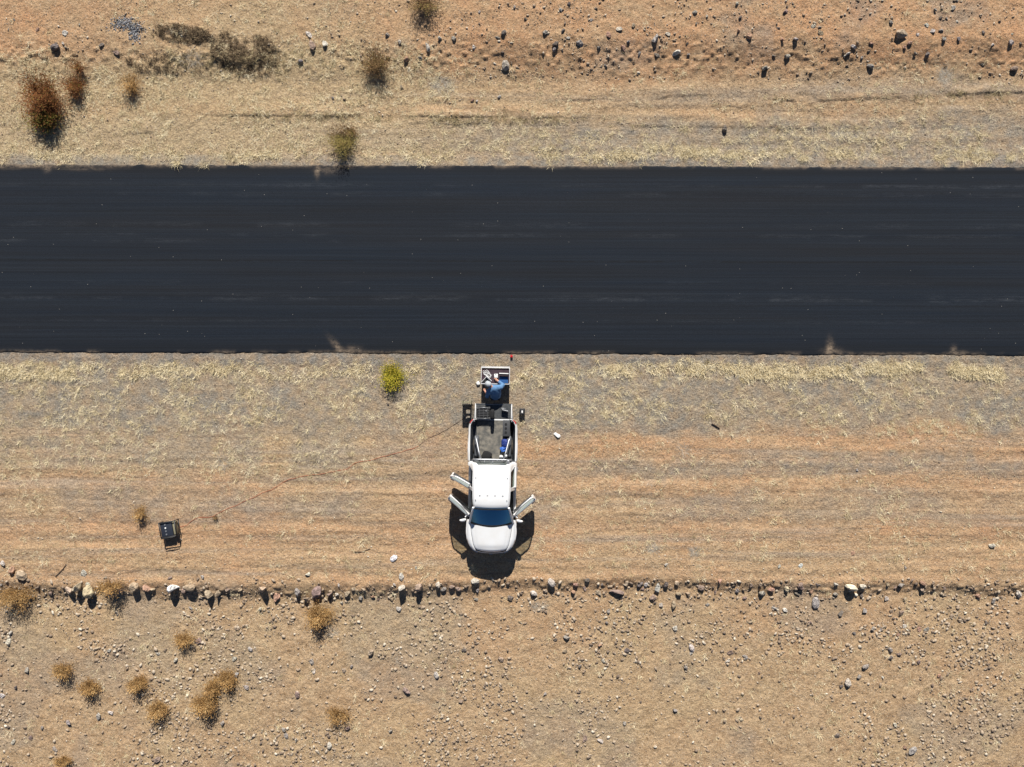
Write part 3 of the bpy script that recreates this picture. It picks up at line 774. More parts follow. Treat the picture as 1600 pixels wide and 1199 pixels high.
box(bm, (0, TD/2-.06, .42), (TW-.1, .012, .60)); box(bm, (0, 0, .14), (TW-.1, TD-.1, .015))
obj('fabric_skirt', bm, M['blackcloth'], tab)
TZ = tz+TH-.018
# laptop-like case with white edges
p = P(759.5, 597, TZ+.03); lp = empty('laptop', (p.x, p.y, TZ), R(-42)); tag(lp, 'open black laptop with white edges standing diagonally at the table corner', 'laptop')
bm = bmesh.new(); box(bm, (0, 0, .008), (.24, .30, .012), bev=.003); obj('keyboard', bm, M['black'], lp)
bm = bmesh.new(); box(bm, (0, .155, .11), (.25, .010, .20), rot=(R(-14), 0, 0)); box(bm, (0, .178, .212), (.27, .018, .014)); box(bm, (-.128, .0, .016), (.014, .31, .012)); obj('screen', bm, M['white'], lp)
p = P(771, 587.4, TZ+.05); wb = empty('white_device', (P(775, 587.5, TZ+.05).x, P(775, 587.5, TZ+.05).y, TZ), R(3)); tag(wb, 'small white electronic box in the middle of the table', 'device')
bm = bmesh.new(); box(bm, (0, 0, .045), (.14, .15, .09), bev=.012); obj('case', bm, M['white'], wb, True, 40)
bm = bmesh.new(); box(bm, (-.01, .045, .0915), (.06, .02, .004)); obj('display', bm, M['black'], wb)
# blue tablet and its upright black lid
p = P(787, 593.5, TZ+.02); bt = empty('blue_case', (p.x, p.y, TZ), R(-2)); tag(bt, 'open shallow case with blue tray and black lid on the table', 'case')
bm = bmesh.new(); box(bm, (0, -.01, .02), (.34, .24, .035), bev=.006)
for yy in (-.07, .0, .06): box(bm, (0, yy, .040), (.30, .008, .006))
obj('tray', bm, M['blue'], bt)
bm = bmesh.new(); box(bm, (0, .14, .07), (.34, .014, .12)); obj('lid', bm, M['black'], bt)
bm = bmesh.new(); box(bm, (0, .235, .025), (.36, .035, .012), bev=.003); obj('tray_edge', bm, M['white'], bt)
# coil of white cable
bm = bmesh.new()
pts = []
for k in range(90):
    a = k*.33; rr_ = .085+.02*math.sin(k*.7); dx = .0012*k
    pts.append((rr_*math.cos(a)+dx*1.2, rr_*math.sin(a)-dx*1.3, .012+.006*(k % 7)/7+.01*math.sin(k*.19)))
tube(bm, pts, .0075, 5)
tube(bm, [(-.06, .08, .015), (-.11, .02, .015), (-.02, -.09, .015), (.05, -.15, .015), (.16, -.16, .02), (.20, -.12, .02), (.24, -.10, .03)], .0075, 5)
p = P(759, 582, TZ); cc = obj('cable_coil', bm, M['white'], None, True); cc.location = (p.x, p.y, TZ); tag(cc, 'loose loops of white cable on the far left of the table', 'cable')
p = PG(747.3, 599.2, .0); o = rb_bag('paper_cup', (p.x, p.y, p.z), (.13, .15, .09), M['white'], 5, .4, .1, 2); tag(o, 'small white crumpled packet on the grass beside the table', 'packet')
# little black stool carrying the person
p = P(773, 617, .45); st = empty('camp_stool', (p.x, p.y, Hs(p.x, p.y))); tag(st, 'black camp stool under the seated person', 'stool')
bm = bmesh.new(); box(bm, (0, 0, .43), (.40, .34, .03), bev=.01, seg=2); obj('seat', bm, M['blackcloth'], st)
for sx in (-1, 1):
    for sy in (-1, 1):
        bm = bmesh.new(); tube(bm, [(sx*.17, sy*.14, .42), (sx*.19, -sy*.15, 0)], .011, 6); obj('leg', bm, M['black'], st, True)

# ------------------------------------------------------------------ the seated person
def skin_obj(name, verts, edges, radii, m, parent, root=0, sub=2):
    me = bpy.data.meshes.new(name); me.from_pydata([tuple(v) for v in verts], edges, [])
    o = link(name, me, m, parent)
    md = o.modifiers.new('Skin', 'SKIN'); md.use_smooth_shade = True
    sv = me.skin_vertices[0].data
    for k, r in enumerate(radii):
        rr_ = r if hasattr(r, '__len__') else (r, r)
        sv[k].radius = rr_; sv[k].use_root = (k == root)
    s2 = o.modifiers.new('Subd', 'SUBSURF'); s2.levels = sub; s2.render_levels = sub
    return o
pg = P(773, 617, .5); person = empty('person', (pg.x, pg.y, Hs(pg.x, pg.y)))
tag(person, 'person in blue shirt and grey cap bent over the table', 'person')
off = Vector((pg.x, pg.y, 0))
def J(px, py, z): return P(px, py, z)-off
J_ = dict(pel=J(774, 619.5, .56), sp=J(774.5, 616, .76), ch=J(773.5, 611, .98), ub=J(772, 607.5, 1.08), nk=J(768.5, 604.5, 1.14), hd0=J(766, 602.6, 1.18), hd1=J(763.2, 600.6, 1.22), hd2=J(762.0, 599.6, 1.25),
          sr=J(782, 605.5, 1.07), er=J(786.0, 602.0, .90), wr=J(777.8, 595.0, .82), pr=J(775.8, 593.2, .815),
          sl=J(763.5, 612, 1.02), el=J(761.0, 619.5, .84), wl=J(758.8, 613.6, .82), pl=J(757.8, 611.3, .82),
          hr=J(778, 619.5, .54), kr=J(781, 606, .56), ar=J(781, 602, .10), tr=J(781, 597.5, .05),
          hl=J(770, 619.5, .54), kl=J(766, 606, .56), al=J(765, 602, .10), tl=J(764.5, 597.5, .05))
V_, E_, R_, idx = [], [], [], {}
def add(n, r, par=None, co=None):
    idx[n] = len(V_); V_.append(co if co is not None else J_[n]); R_.append(r)
    if par is not None: E_.append((idx[par], idx[n]))
add('pel', (.14, .11)); add('sp', (.12, .09), 'pel'); add('ch', (.13, .09), 'sp'); add('ub', (.07, .06), 'ch'); add('nk', .058, 'ub'); add('hd0', .060, 'nk'); add('hd1', (.082, .098), 'hd0'); add('hd2', (.070, .085), 'hd1')
for s in 'rl':
    add('s'+s, .062, 'ub'); add('e'+s, .045, 's'+s); add('w'+s, .028, 'e'+s); add('p'+s, (.040, .020), 'w'+s)
    d = (J_['p'+s]-J_['w'+s]).normalized(); side = d.cross(Vector((0, 0, 1))).normalized()
    for k, (o_, ln) in enumerate(((-.030, .070), (-.010, .082), (.010, .076), (.029, .060))):
        b0 = J_['p'+s]+d*.03+side*o_
        add(f'f{s}{k}a', .010, 'p'+s, b0); add(f'f{s}{k}b', .009, f'f{s}{k}a', b0+d*ln*.5+Vector((0, 0, -.004))); add(f'f{s}{k}c', .0075, f'f{s}{k}b', b0+d*ln+Vector((0, 0, -.022)))
    sgn = 1 if s == 'l' else -1
    b0 = J_['w'+s].lerp(J_['p'+s], .45)+side*.034*sgn
    add(f't{s}a', .011, 'w'+s, b0); add(f't{s}b', .009, f't{s}a', b0+side*.028*sgn+d*.035)
    add('h'+s, .085, 'pel'); add('k'+s, .062, 'h'+s); add('a'+s, .04, 'k'+s); add('t'+s, (.04, .03), 'a'+s)
# clothes are slightly fatter copies of the covered parts
pb = skin_obj('body', V_, E_, R_, M['skin'], person)
def sub(names, edges, radii, nm, m):
    return skin_obj(nm, [J_[n] for n in names], [(names.index(a), names.index(b)) for a, b in edges], radii, m, person)
cuff_r = J_['er'].lerp(J_['wr'], .85); cuff_l = J_['el'].lerp(J_['wl'], .35); J_['cr'] = cuff_r; J_['cl'] = cuff_l
J_['m1'] = J_['ch'].lerp(J_['sr'], .5); J_['m2'] = J_['ch'].lerp(J_['sl'], .5)
bm = bmesh.new()
def blob(c, r):
    t = bmesh.new(); bmesh.ops.create_icosphere(t, subdivisions=3, radius=1)
    for v in t.verts: v.co = Vector((v.co.x*r[0], v.co.y*r[1], v.co.z*r[2]))
    t.transform(Matrix.Translation(c)); merge(bm, t)
tr_ = [('pel', .19), ('sp', .20), ('ch', .215), ('ub', .185)]
for (a_, r1), (b2, r2) in zip(tr_, tr_[1:]):
    for k in range(5):
        t_ = k/4; r_ = lerp(r1, r2, t_); blob(J_[a_].lerp(J_[b2], t_)+(Vector((0, 0, .03)) if a_ == 'pel' else Vector((0, 0, 0))), (r_*1.08, r_*.80, r_*.72))
for q, w_ in (('sr', .105), ('sl', .105)):
    for k in range(5): blob(J_['ub'].lerp(J_[q], k/4), (lerp(.14, w_, k/4),)*3)
tube(bm, [J_['sr'], J_['sr'].lerp(J_['er'], .6), J_['er'], J_['cr']], [.10, .085, .078, .055], 14); blob(J_['er'], (.078,)*3)
tube(bm, [J_['sl'], J_['sl'].lerp(J_['el'], .6), J_['el'], J_['cl']], [.10, .085, .078, .060], 14); blob(J_['el'], (.078,)*3)
blob(J_['nk'], (.085, .085, .05))
for k in range(6):      # folds of the cloth across the back
    f0 = J_['sp'].lerp(J_['ub'], k/6+.05)+Vector((0, 0, .135)); tube(bm, [f0+Vector((-.15, .03*(-1)**k, -.05)), f0+Vector((0, -.02, .0)), f0+Vector((.15, .035, -.05))], [.012, .030, .012], 6)
sh = obj('shirt', bm, M['shirt'], person, True)
md = sh.modifiers.new('Remesh', 'REMESH'); md.mode = 'VOXEL'; md.voxel_size = .014; md.use_smooth_shade = True
md = sh.modifiers.new('Smooth', 'SMOOTH'); md.factor = .6; md.iterations = 3
sub(['pel', 'hr', 'kr', 'ar', 'hl', 'kl', 'al'], [('pel', 'hr'), ('hr', 'kr'), ('kr', 'ar'), ('pel', 'hl'), ('hl', 'kl'), ('kl', 'al')], [(.16, .13), .105, .08, .055, .105, .08, .055], 'trousers', M['trouser'])
hd = J_['hd1']; hdir = (J_['hd2']-J_['hd0']).normalized()
bm = bmesh.new(); t = bmesh.new(); bmesh.ops.create_uvsphere(t, u_segments=24, v_segments=14, radius=1)
for v in list(t.verts):
    if v.co.z < -.05: t.verts.remove(v)
for v in t.verts: v.co = Vector((v.co.x*.112, v.co.y*.122, v.co.z*.112))
merge(bm, t)
az = math.atan2(hdir.y, hdir.x)-math.pi/2
cp = obj('cap', bm, M['cap'], person, True); cp.location = hd+Vector((0, 0, .012)); cp.rotation_euler = (R(-30), 0, az)
bm = bmesh.new(); loft(bm, [[(.10*math.sin(a), .09+r_*math.cos(a)*1.0, -.004-.012*r_/.1) for a in np.linspace(-1.2, 1.2, 9)] for r_ in (.0, .045, .085)]); solid(bm, .004)
br = obj('cap_brim', bm, M['cap'], cp, True)
bm = bmesh.new(); t = bmesh.new(); bmesh.ops.create_uvsphere(t, u_segments=20, v_segments=12, radius=1)
for v in list(t.verts):
    if v.co.y > .25 or v.co.z > .1: t.verts.remove(v)
for v in t.verts: v.co = Vector((v.co.x*.105, v.co.y*.112, v.co.z*.12))
merge(bm, t); hr_ = obj('hair', bm, M['hair'], person, True); hr_.location = hd; hr_.rotation_euler = (R(-30), 0, az)
# face: nose, eyes and mouth on the front of the head
bm = bmesh.new()
fdir = Vector((math.sin(-az), math.cos(az), 0)) if False else Vector((math.cos(az+math.pi/2), math.sin(az+math.pi/2), 0))
fd = (fdir*.8+Vector((0, 0, -.6))).normalized(); upv = (Vector((0, 0, 1))-fd*fd.z).normalized(); sdv = fd.cross(upv)
def fpt(u, v, w): return hd+fd*w+upv*v+sdv*u
prism(bm, [fpt(-.004, .01, .09), fpt(.004, .01, .09), fpt(.014, -.025, .10), fpt(-.014, -.025, .10)], fd*.02)
obj('nose', bm, M['skin'], person)
for u in (-.03, .03):
    bm = bmesh.new(); t = bmesh.new(); bmesh.ops.create_uvsphere(t, u_segments=10, v_segments=8, radius=.011); t.transform(Matrix.Translation(fpt(u, .012, .088))); merge(bm, t); obj('eye', bm, M['white'], person, True)
bm = bmesh.new(); tube(bm, [fpt(-.024, -.05, .088), fpt(0, -.052, .098), fpt(.024, -.05, .088)], .005, 6); obj('mouth', bm, M['red'], person, True)

# ------------------------------------------------------------------ on the tailgate and in the bed
p = P(755.5, 646.0, TGZ+.16)
eq = empty('equipment_crate', (p.x, p.y, TGZ), R(1)); tag(eq, 'black drone hub crate with ribbed top on the left of the tailgate', 'crate')
eq['label'] = 'black ribbed equipment crate on the left half of the tailgate'
bm = bmesh.new(); box(bm, (0, 0, .085), (.50, .47, .17), bev=.03, seg=3); obj('crate_body', bm, M['black'], eq, True, 40)
bm = bmesh.new()
for k in range(5): box(bm, (0, -.18+k*.09, .178), (.42, .022, .016), bev=.004)
for k in (-1, 0, 1): box(bm, (k*.15, 0, .182), (.02, .42, .014), bev=.004)
for sx in (-1, 1):
    for sy in (-1, 1): box(bm, (sx*.22, sy*.2, .10), (.08, .08, .19), bev=.02)
obj('ribs', bm, M['trim'], eq)
bm = bmesh.new(); tube(bm, [(-.15, .2, .18), (-.12, .22, .205), (.12, .22, .205), (.15, .2, .18)], .010, 6); obj('handle', bm, M['grey'], eq, True)
bm = bmesh.new(); tube(bm, [(-.20, -.20, .19), (.05, -.205, .19), (.18, -.20, .195)], .008, 5); obj('handle', bm, M['grey'], eq, True)
for (x_, y_) in ((-.24, .20), (.05, .21), (.1, .08)):
    bm = bmesh.new(); box(bm, (x_, y_, .185), (.03, .045, .02), bev=.004); obj('latch', bm, M['grey'], eq)
p = P(769.3, 648, TGZ+.42); o = rb_bag('tall_black_bag', (p.x, p.y, TGZ), (.15, .40, .46), M['blackcloth'], 11, 0, .04)
tag(o, 'narrow upright black bag beside the ribbed crate on the tailgate', 'bag')
p = P(789, 641.5, TGZ+.1); sb = empty('silver_case', (p.x, p.y, TGZ), R(-14)); tag(sb, 'small black case with silver edge and handle on the right of the tailgate', 'case')
bm = bmesh.new(); box(bm, (0, -.02, .085), (.25, .07, .17), bev=.012); obj('case_body', bm, M['black'], sb)
bm = bmesh.new(); box(bm, (.01, .0, .176), (.24, .028, .02), bev=.006); tube(bm, [(-.12, .04, .16), (-.14, .05, .19), (-.05, .07, .21), (.02, .05, .19)], .010, 6); obj('silver_edge', bm, M['chrome'], sb)
p = P(791.2, 669.5, BFZ+.24); lc = empty('long_toolbox', (p.x, p.y, BFZ), R(-1)); tag(lc, 'long dark toolbox with three recesses along the right side of the bed', 'toolbox')
bm = bmesh.new(); box(bm, (0, 0, .11), (.27, .60, .22), bev=.02); obj('box_body', bm, M['navy'] if 'navy' in M else M['liner'], lc, True, 40)
bm = bmesh.new(); box(bm, (0, 0, .235), (.28, .61, .03), bev=.012); obj('lid', bm, M['trim'], lc, True, 40)
for k in (-1, 0, 1):
    bm = bmesh.new(); lathe(bm, [(.045, .0), (.045, .012), (.034, .013), (.034, .004)], (-.02, k*.155, .25), 'Z', 20); obj('recess', bm, M['black'], lc)
p = P(789, 693, BFZ+.1); o = rb_bag('blue_duffel_bag', (p.x, p.y, BFZ), (.27, .34, .22), M['royal'], 21, .1, .10); tag(o, 'deep blue duffel bag in the bed behind the long toolbox', 'bag')
p = P(786.5, 701.5, BFZ+.1); o = rb_bag('blue_cloth', (p.x, p.y, BFZ), (.22, .18, .20), M['skyblue'] if 'skyblue' in M else M['royal'], 22, .5, .30); tag(o, 'bright crumpled blue cloth at the front end of the duffel bag', 'cloth')
p = P(760.5, 712, BFZ+.1); o = rb_bag('black_holdall', (p.x, p.y, BFZ), (.36, .32, .20), M['blackcloth'], 31, R(-28), .12); tag(o, 'black square holdall lying in the bed against the cab', 'bag')
def bottle(px, py, s, lab):
    p = P(px, py, BFZ+.15); b = empty('bottle', (p.x, p.y, BFZ)); tag(b, lab, 'bottle')
    bm = bmesh.new(); lathe(bm, [(.0, 0), (.07*s, 0), (.075*s, .02), (.075*s, .17), (.03*s, .23), (.028*s, .25)], (0, 0, 0), 'Z', 20); obj('bottle_body', bm, M['white'], b, True, 50)
    bm = bmesh.new(); lathe(bm, [(.03*s, .24), (.032*s, .28), (.0, .285)], (0, 0, 0), 'Z', 16); obj('cap', bm, M['grey'], b, True, 50)
bottle(783, 714.5, 1.0, 'white bottle in the bed nearer the black holdall')
bottle(791, 713.5, .9, 'white bottle in the front right corner of the bed')

# ------------------------------------------------------------------ gear standing on the ground
# folded camp chair standing upright, left of the tailgate
p = PG(730.5, 632, 0); ch = empty('folding_chair', (p.x, p.y, p.z), R(1)); tag(ch, 'folded black camping chair standing upright on the grass left of the tailgate', 'chair')
bm = bmesh.new()
for (x_, z_, sx, sz) in ((-.110, .345, .12, .59), (.14, .345, .06, .59), (.0, .56, .34, .20), (.0, .305, .34, .06), (.0, .08, .34, .14)): box(bm, (x_, 0, z_), (sx, .035, sz), bev=.006)
obj('seat_panel', bm, M['blackcloth'], ch)
bm = bmesh.new(); box(bm, (0, .09, .50), (.26, .07, .025), bev=.006); obj('seat_board', bm, M['sand'], ch)
for sx in (-1, 1):
    bm = bmesh.new(); tube(bm, [(sx*.165, .01, .66), (sx*.17, .14, .50), (sx*.17, .16, 0)], .014, 6); obj('leg', bm, M['sand'], ch, True)
bm = bmesh.new(); tube(bm, [(.215, -.02, .0), (.225, -.03, .42), (.20, .02, .45)], .016, 6); obj('side_strut', bm, M['black'], ch, True)
p = PG(815.8, 643.0, 0); bx = empty('battery_case', (p.x, p.y, p.z), R(-3)); tag(bx, 'small black case with white tag on the dirt right of the tailgate', 'case')
bm = bmesh.new(); box(bm, (0, 0, .11), (.22, .24, .22), bev=.02, seg=3); obj('case_body', bm, M['black'], bx, True, 40)
bm = bmesh.new(); box(bm, (0, .0, .2225), (.055, .09, .006), bev=.01); obj('tag', bm, M['white'], bx)
bm = bmesh.new(); tube(bm, [(-.07, -.08, .21), (-.06, -.08, .25), (.06, -.08, .25), (.07, -.08, .21)], .009, 6); obj('handle', bm, M['trim'], bx)
# generator on the left
p = PG(262, 827.5, .34); gn = empty('generator', (p.x, p.y, p.z), R(10)); tag(gn, 'black boxy generator in a tube frame standing alone on the dirt', 'generator')
bm = bmesh.new(); box(bm, (-.06, 0, .20), (.46, .56, .26), bev=.03, seg=3); obj('housing', bm, M['liner2'] if 'liner2' in M else M['liner'], gn, True, 40)
bm = bmesh.new(); box(bm, (.235, .0, .18), (.10, .50, .24), bev=.02); obj('engine', bm, M['sand'], gn, True, 40)
bm = bmesh.new()
for sy in (-1, 1):
    tube(bm, [(-.30, sy*.29, .03), (-.30, sy*.29, .34), (-.26, sy*.29, .37), (.27, sy*.29, .37), (.31, sy*.29, .34), (.31, sy*.29, .03)], .018, 8)
for x_ in (-.30, .31):
    tube(bm, [(x_, -.29, .05), (x_, .29, .05)], .016, 8); tube(bm, [(x_, -.29, .35), (x_, .29, .35)], .022, 8)
tube(bm, [(-.28, -.29, .36), (-.27, -.31, .43), (.27, -.31, .43), (.29, -.29, .36)], .014, 6)
obj('tube_frame', bm, M['black'], gn, True)
for k in range(4):
    bm = bmesh.new(); lathe(bm, [(.0, .0), (.03, 0), (.03, .014), (.0, .016)], (-.08, .19-k*.125, .33), 'Z', 14); obj('socket', bm, M['white'] if k == 1 else M['chrome'], gn)
# cords
def cord(name, pts, r, m, lab, wig=1.0, seed=1):
    rnd = random.Random(seed); out = []
    for (a, b) in zip(pts, pts[1:]):
        for k in range(14):
            t = k/14; px = lerp(a[0], b[0], t); py = lerp(a[1], b[1], t)
            out.append((px+wig*(float(vn(px, 0, 17, seed))-.5)*3, py+wig*(float(vn(px, 5, 21, seed+3))-.5)*7+wig*(float(vn(px, 5, 6, seed+5))-.5)*2))
    out.append(pts[-1])
    P3 = [PG(a, b, 0) for a, b in out]; bm = bmesh.new(); tube(bm, [(v.x, v.y, v.z+r+.004) for v in P3], r, 6)
    o = obj(name, bm, m, None, True); tag(o, lab, 'cord'); return o
cord('power_cord', [(655, 697), (600, 715), (540, 731), (505, 741), (450, 752), (425, 768), (388, 779), (345, 800), (300, 815), (276, 823)], .0065, M['cord'], 'long orange power cord snaking over the dirt from the generator', 1, 3)
cord('extension_cord', [(732, 650), (713, 661), (700, 668), (680, 679), (655, 697)], .0055, M['cordgrey'], 'dark dusty extension cord joining the orange one near the truck', .8, 8)
p = P(799.3, 557.3, 0); o = rb_bag('red_cup', (p.x, p.y, Hs(p.x, p.y)), (.11, .12, .10), M['red'], 51, 0, .12, 2); tag(o, 'tiny red object at the lower edge of the asphalt', 'litter')
p = PG(870.5, 680, 0); o = rb_bag('plastic_scrap', (p.x, p.y, p.z), (.26, .12, .05), M['white'], 52, R(-30), .3, 3); tag(o, 'white plastic scrap on the dirt right of the load bed', 'litter')
# ------------------------------------------------------------------ rocks: traced positions  px,py,size_px,colour,height factor
ROCKS = """84 73 15 d .8|58 46 9 r .3|12 45 6 g .7|102 52 11 p .3|98 68 6 p .6|103 73 6 p .8|158 70 8 d .5|182 82 13 b .4|124 38 5 w .5|22 31 4 g .6
483 54 12 p .3|487 70 18 b .3|508 68 13 p .3|469 95 7 g .8|605 54 8 g .9|624 65 8 p .7|634 92 9 r 1.1|657 90 8 g .7|667 73 13 w .6|687 58 8 w 1|709 60 9 g .7|740 74 8 p .4|790 102 17 g .6|787 51 9 d .7|778 58 9 g .3|520 153 5 g .7|538 155 6 t .9|627 136 6 t .6|738 157 7 r .5|745 158 5 p .8|780 151 6 w .7|749 19 5 p .8|771 26 5 t .8
804 11 5 w .9|821 29 6 d .9|889 6 6 d .8|876 15 6 w .8|852 51 9 g .7|880 49 9 d .5|888 59 6 w .4|906 67 15 g .6|868 68 10 d .6|866 77 7 g 1|936 74 7 g .8|968 45 12 p .4|951 54 11 r .3|990 39 8 t .5|982 65 6 g .8|974 75 11 r .5|1023 58 17 g .6|1044 53 9 p .4|1057 83 14 w .7|1000 85 9 g .4|1027 86 9 d .5|1076 85 6 g .6|1086 19 8 g .8|1105 25 6 p .8|1088 37 5 g .7|1152 5 6 w .8|1157 27 6 d .8|1154 47 9 r 1.2|1172 55 12 r .9|1074 68 5 d .6|947 102 7 g .8|924 31 6 w .4|1196 106 11 g 1.2|1133 201 11 d .9
1228 17 11 b .8|1217 44 7 d .5|1271 41 8 p .4|1282 41 8 g .5|1223 61 9 r .8|1245 60 9 g 1.4|1231 87 11 g 1|1210 86 8 d .6|1283 52 11 t .3|1335 73 10 p .8|1326 84 8 p 1.3|1347 90 7 g .8|1363 68 10 r .6|1361 103 11 g .9|1393 35 7 g .7|1409 52 18 t .8|1414 74 8 r .6|1422 67 9 r .8|1437 53 11 p .4|1448 39 8 w .4|1457 48 10 g .4|1471 47 8 g .5|1470 28 6 d .6|1480 28 6 g .7|1496 34 7 w .4|1499 60 7 g .8|1476 60 8 g .7|1450 85 9 d 1|1431 82 6 g .9|1537 50 7 d .7|1552 69 8 w .9|1581 66 9 g .8|1586 107 11 b .9|1535 101 8 d .5|1490 12 9 g .5|1462 15 6 g .8|1582 53 5 w .6|1596 68 6 g .7
4 881 10 p .7|17 892 12 r .5|31 900 16 t .6|2 914 7 w .5|30 921 5 w .7|45 931 10 g .8|78 928 9 b .7|104 924 16 t .8|119 918 18 c .9|136 926 19 c .9|130 897 14 w .4|164 906 9 g .3|137 914 8 w .3|160 915 6 w .4|175 915 6 w .4|188 923 14 b .6|206 919 15 t .9|228 920 13 r .8|238 921 8 t .8|267 922 19 W .9|286 924 9 b .8|295 919 15 t .6|318 932 21 t .8|340 930 16 t 1|264 904 9 b .4|316 902 9 g .7|355 923 9 t .6|374 922 9 t .5|297 950 8 g .5
408 923 17 t 1.1|431 933 13 r .6|464 926 13 g .8|478 938 14 t 1.1|494 926 19 b .6|516 929 12 b 1.1|480 898 10 w .8|404 951 10 w .8|530 915 8 p .5|543 928 11 t .5|552 921 8 t .6|526 929 8 p .6|534 943 9 p .8|563 935 9 g .7|582 933 8 r .6|593 938 9 b .6|611 935 9 t .6|627 920 11 p 1.6|654 918 12 t 1.2|627 902 12 w .5|616 914 5 p .8|684 914 11 p .7|693 921 9 g .7|706 918 9 b .8|716 921 9 b .8|742 909 13 p .8|746 923 8 g .6|615 873 13 W .4|650 888 8 w .3|797 935 10 d .8|744 937 7 g .6|623 952 9 p .7|579 1021 13 t .9
487 1034 11 g .4|464 1086 12 b .6|490 1050 8 p .4|682 1056 12 p .6|635 1080 13 b .7|549 1042 6 g .7|537 1048 9 t .6|783 1031 11 t .5|725 1016 9 d .6|720 1095 10 b .8|611 1143 9 g .8|543 1139 10 b .7|443 1141 9 g .8|447 1150 9 g .4|462 1158 9 p .7|514 1166 9 p .7|545 1183 9 t .6
862 911 13 p .8|834 928 11 p 1.2|852 924 9 t .7|898 924 12 r 1.1|899 914 10 r .6|918 907 9 d .7|879 930 8 t .4|914 920 9 b .6|935 927 11 t .4|963 928 25 b .8|941 913 6 g .6|960 913 6 t .6|978 913 8 t .9|1000 913 12 d .6|1010 914 8 w .5|1004 921 9 b .6|1027 919 16 G .7|1021 934 12 b .7|1041 914 8 d .6|1033 946 9 g .5|1053 946 12 t .8|1048 920 6 t .5|1058 912 9 t .8|1061 929 9 t 1.4|1075 930 12 t .8|1096 919 12 b .8|1119 927 10 b .5|1125 909 11 r .8|1146 915 7 t .6|1152 924 10 g 1.3|1174 915 8 b .6|1192 928 12 g 1.2|1189 914 8 t .6|1164 935 8 b .7|1106 945 8 g .6|985 955 10 t .7|951 956 8 g .7|948 974 6 g .8|960 974 6 p .8|885 997 10 g .9|868 1000 8 d .6|937 1009 9 r .9|883 1018 9 t .7|980 1017 10 d .7|1081 1013 11 p .8|1080 1020 8 w .5|1055 982 10 p .5|906 1042 7 d .9|1072 1044 8 g .7|943 1033 8 p .5|852 1085 10 g .6|1142 1020 12 b .3|1165 1027 9 g .6|1137 1035 8 w .5|1186 1053 9 b .6|812 972 8 t .4|915 1154 12 b .3|938 1158 11 p .3|1056 1111 10 g .7|976 1130 8 g .7
1206 922 9 r .8|1230 921 10 c 1|1250 912 13 b .6|1252 919 13 b .6|1246 927 11 d .5|1268 924 8 r .5|1275 943 16 G .4|1277 914 6 d .6|1307 914 9 w .8|1306 929 9 g .7|1332 919 18 C 1.0|1348 917 11 p .6|1346 931 8 d .6|1409 914 10 g .7|1400 919 9 b .8|1387 913 8 t .5|1385 936 11 g .6|1426 908 7 b .6|1443 912 10 r .7|1442 921 10 t .8|1476 918 9 b .4|1518 919 9 b .4|1529 933 12 r .7|1553 939 9 g .7|1593 929 12 p .7|1211 950 10 g .6|1227 954 9 w .8|1314 959 12 d .5|1351 955 11 g .8|1409 958 12 b .7|1364 983 9 g .9|1377 984 6 g .5|1413 979 9 p .4|1437 983 9 r .2|1448 984 10 g .3|1404 992 7 r .5|1541 973 7 d .9|1266 973 7 b .6|1254 995 6 t .8|1335 990 7 g .7|1392 1016 9 g .8|1405 1023 9 b .6|1392 1028 9 d .7|1436 1035 10 b .6|1353 1042 11 g .7|1343 1058 8 g .8|1326 1068 13 p .8|1315 1073 7 d .7|1380 1060 7 w .7|1468 1057 8 r .6|1460 1071 9 b .6|1427 1174 15 g .5|1415 1170 9 r .5|1309 1150 9 d .6|1399 1133 8 p .6
1551 853 10 w .8|1251 885 10 W .3|1218 885 6 w .4|1415 887 6 w .5|1332 865 9 r .3|1041 883 8 w .4|1340 735 6 w .5|475 631 4 d .7|606 632 5 d .7
15 991 10 w .7|12 1004 12 p .7|170 1017 8 w .8|246 1022 9 p .6|274 1032 8 p .7|310 1002 12 b .4|368 1056 12 G .6|385 1075 9 g .6|391 1015 9 p .6|366 1030 10 p .5|347 1132 10 g .8|153 1120 12 p .5|172 1114 12 p .5|106 1130 10 g .8|47 1154 9 b .6|20 1160 9 p .5|86 1171 10 g .5|65 1138 8 g .6|245 1188 12 b .7|353 1190 12 t .4|41 1048 10 g .7|3 1088 10 w .5|24 1075 7 d .8"""
CN = dict(w='pale', W='white', p='light grey', g='grey', G='smooth grey', d='dark', r='reddish', b='brown', t='tan', c='cream', C='big cream')
CV = dict(w=(.52, .48, .42), W=(.70, .70, .71), p=(.50, .45, .39), g=(.32, .285, .255), G=(.30, .28, .265), d=(.17, .142, .125), r=(.38, .235, .17), b=(.28, .205, .17), t=(.38, .295, .21), c=(.50, .42, .29), C=(.66, .60, .46))
LM = [('the white pickup', 768, 790), ('the black generator', 262, 828), ('the bright green bush', 613, 590), ('the large red brown bush', 68, 165), ('the green roadside bush', 533, 222), ('the olive bush', 588, 110), ('the lone golden bush', 500, 975), ('the big white boulder', 267, 922), ('the big domed brown rock', 963, 928), ('the big cream boulder', 1332, 919), ('the large upper right rock', 1409, 52), ('the white block at the top', 1057, 83), ('the pair of golden bushes', 345, 1080), ('the upper middle grey slab', 790, 102), ('the spiky bush at the left edge', 24, 945), ('the largest lower left bush', 319, 1110), ('the sparse lower middle bush', 528, 1130), ('the bush cut by the top edge', 665, 10), ('the bottom right corner', 1590, 1190), ('the tall slab on the lip', 1027, 919), ('the lone light rock', 1326, 1068), ('the top right corner', 1595, 5), ('the open white passenger door', 836, 776), ('the grey rubble heap', 203, 46), ('the bottom left corner', 5, 1195), ('the round tan rock mid embankment', 408, 923)]
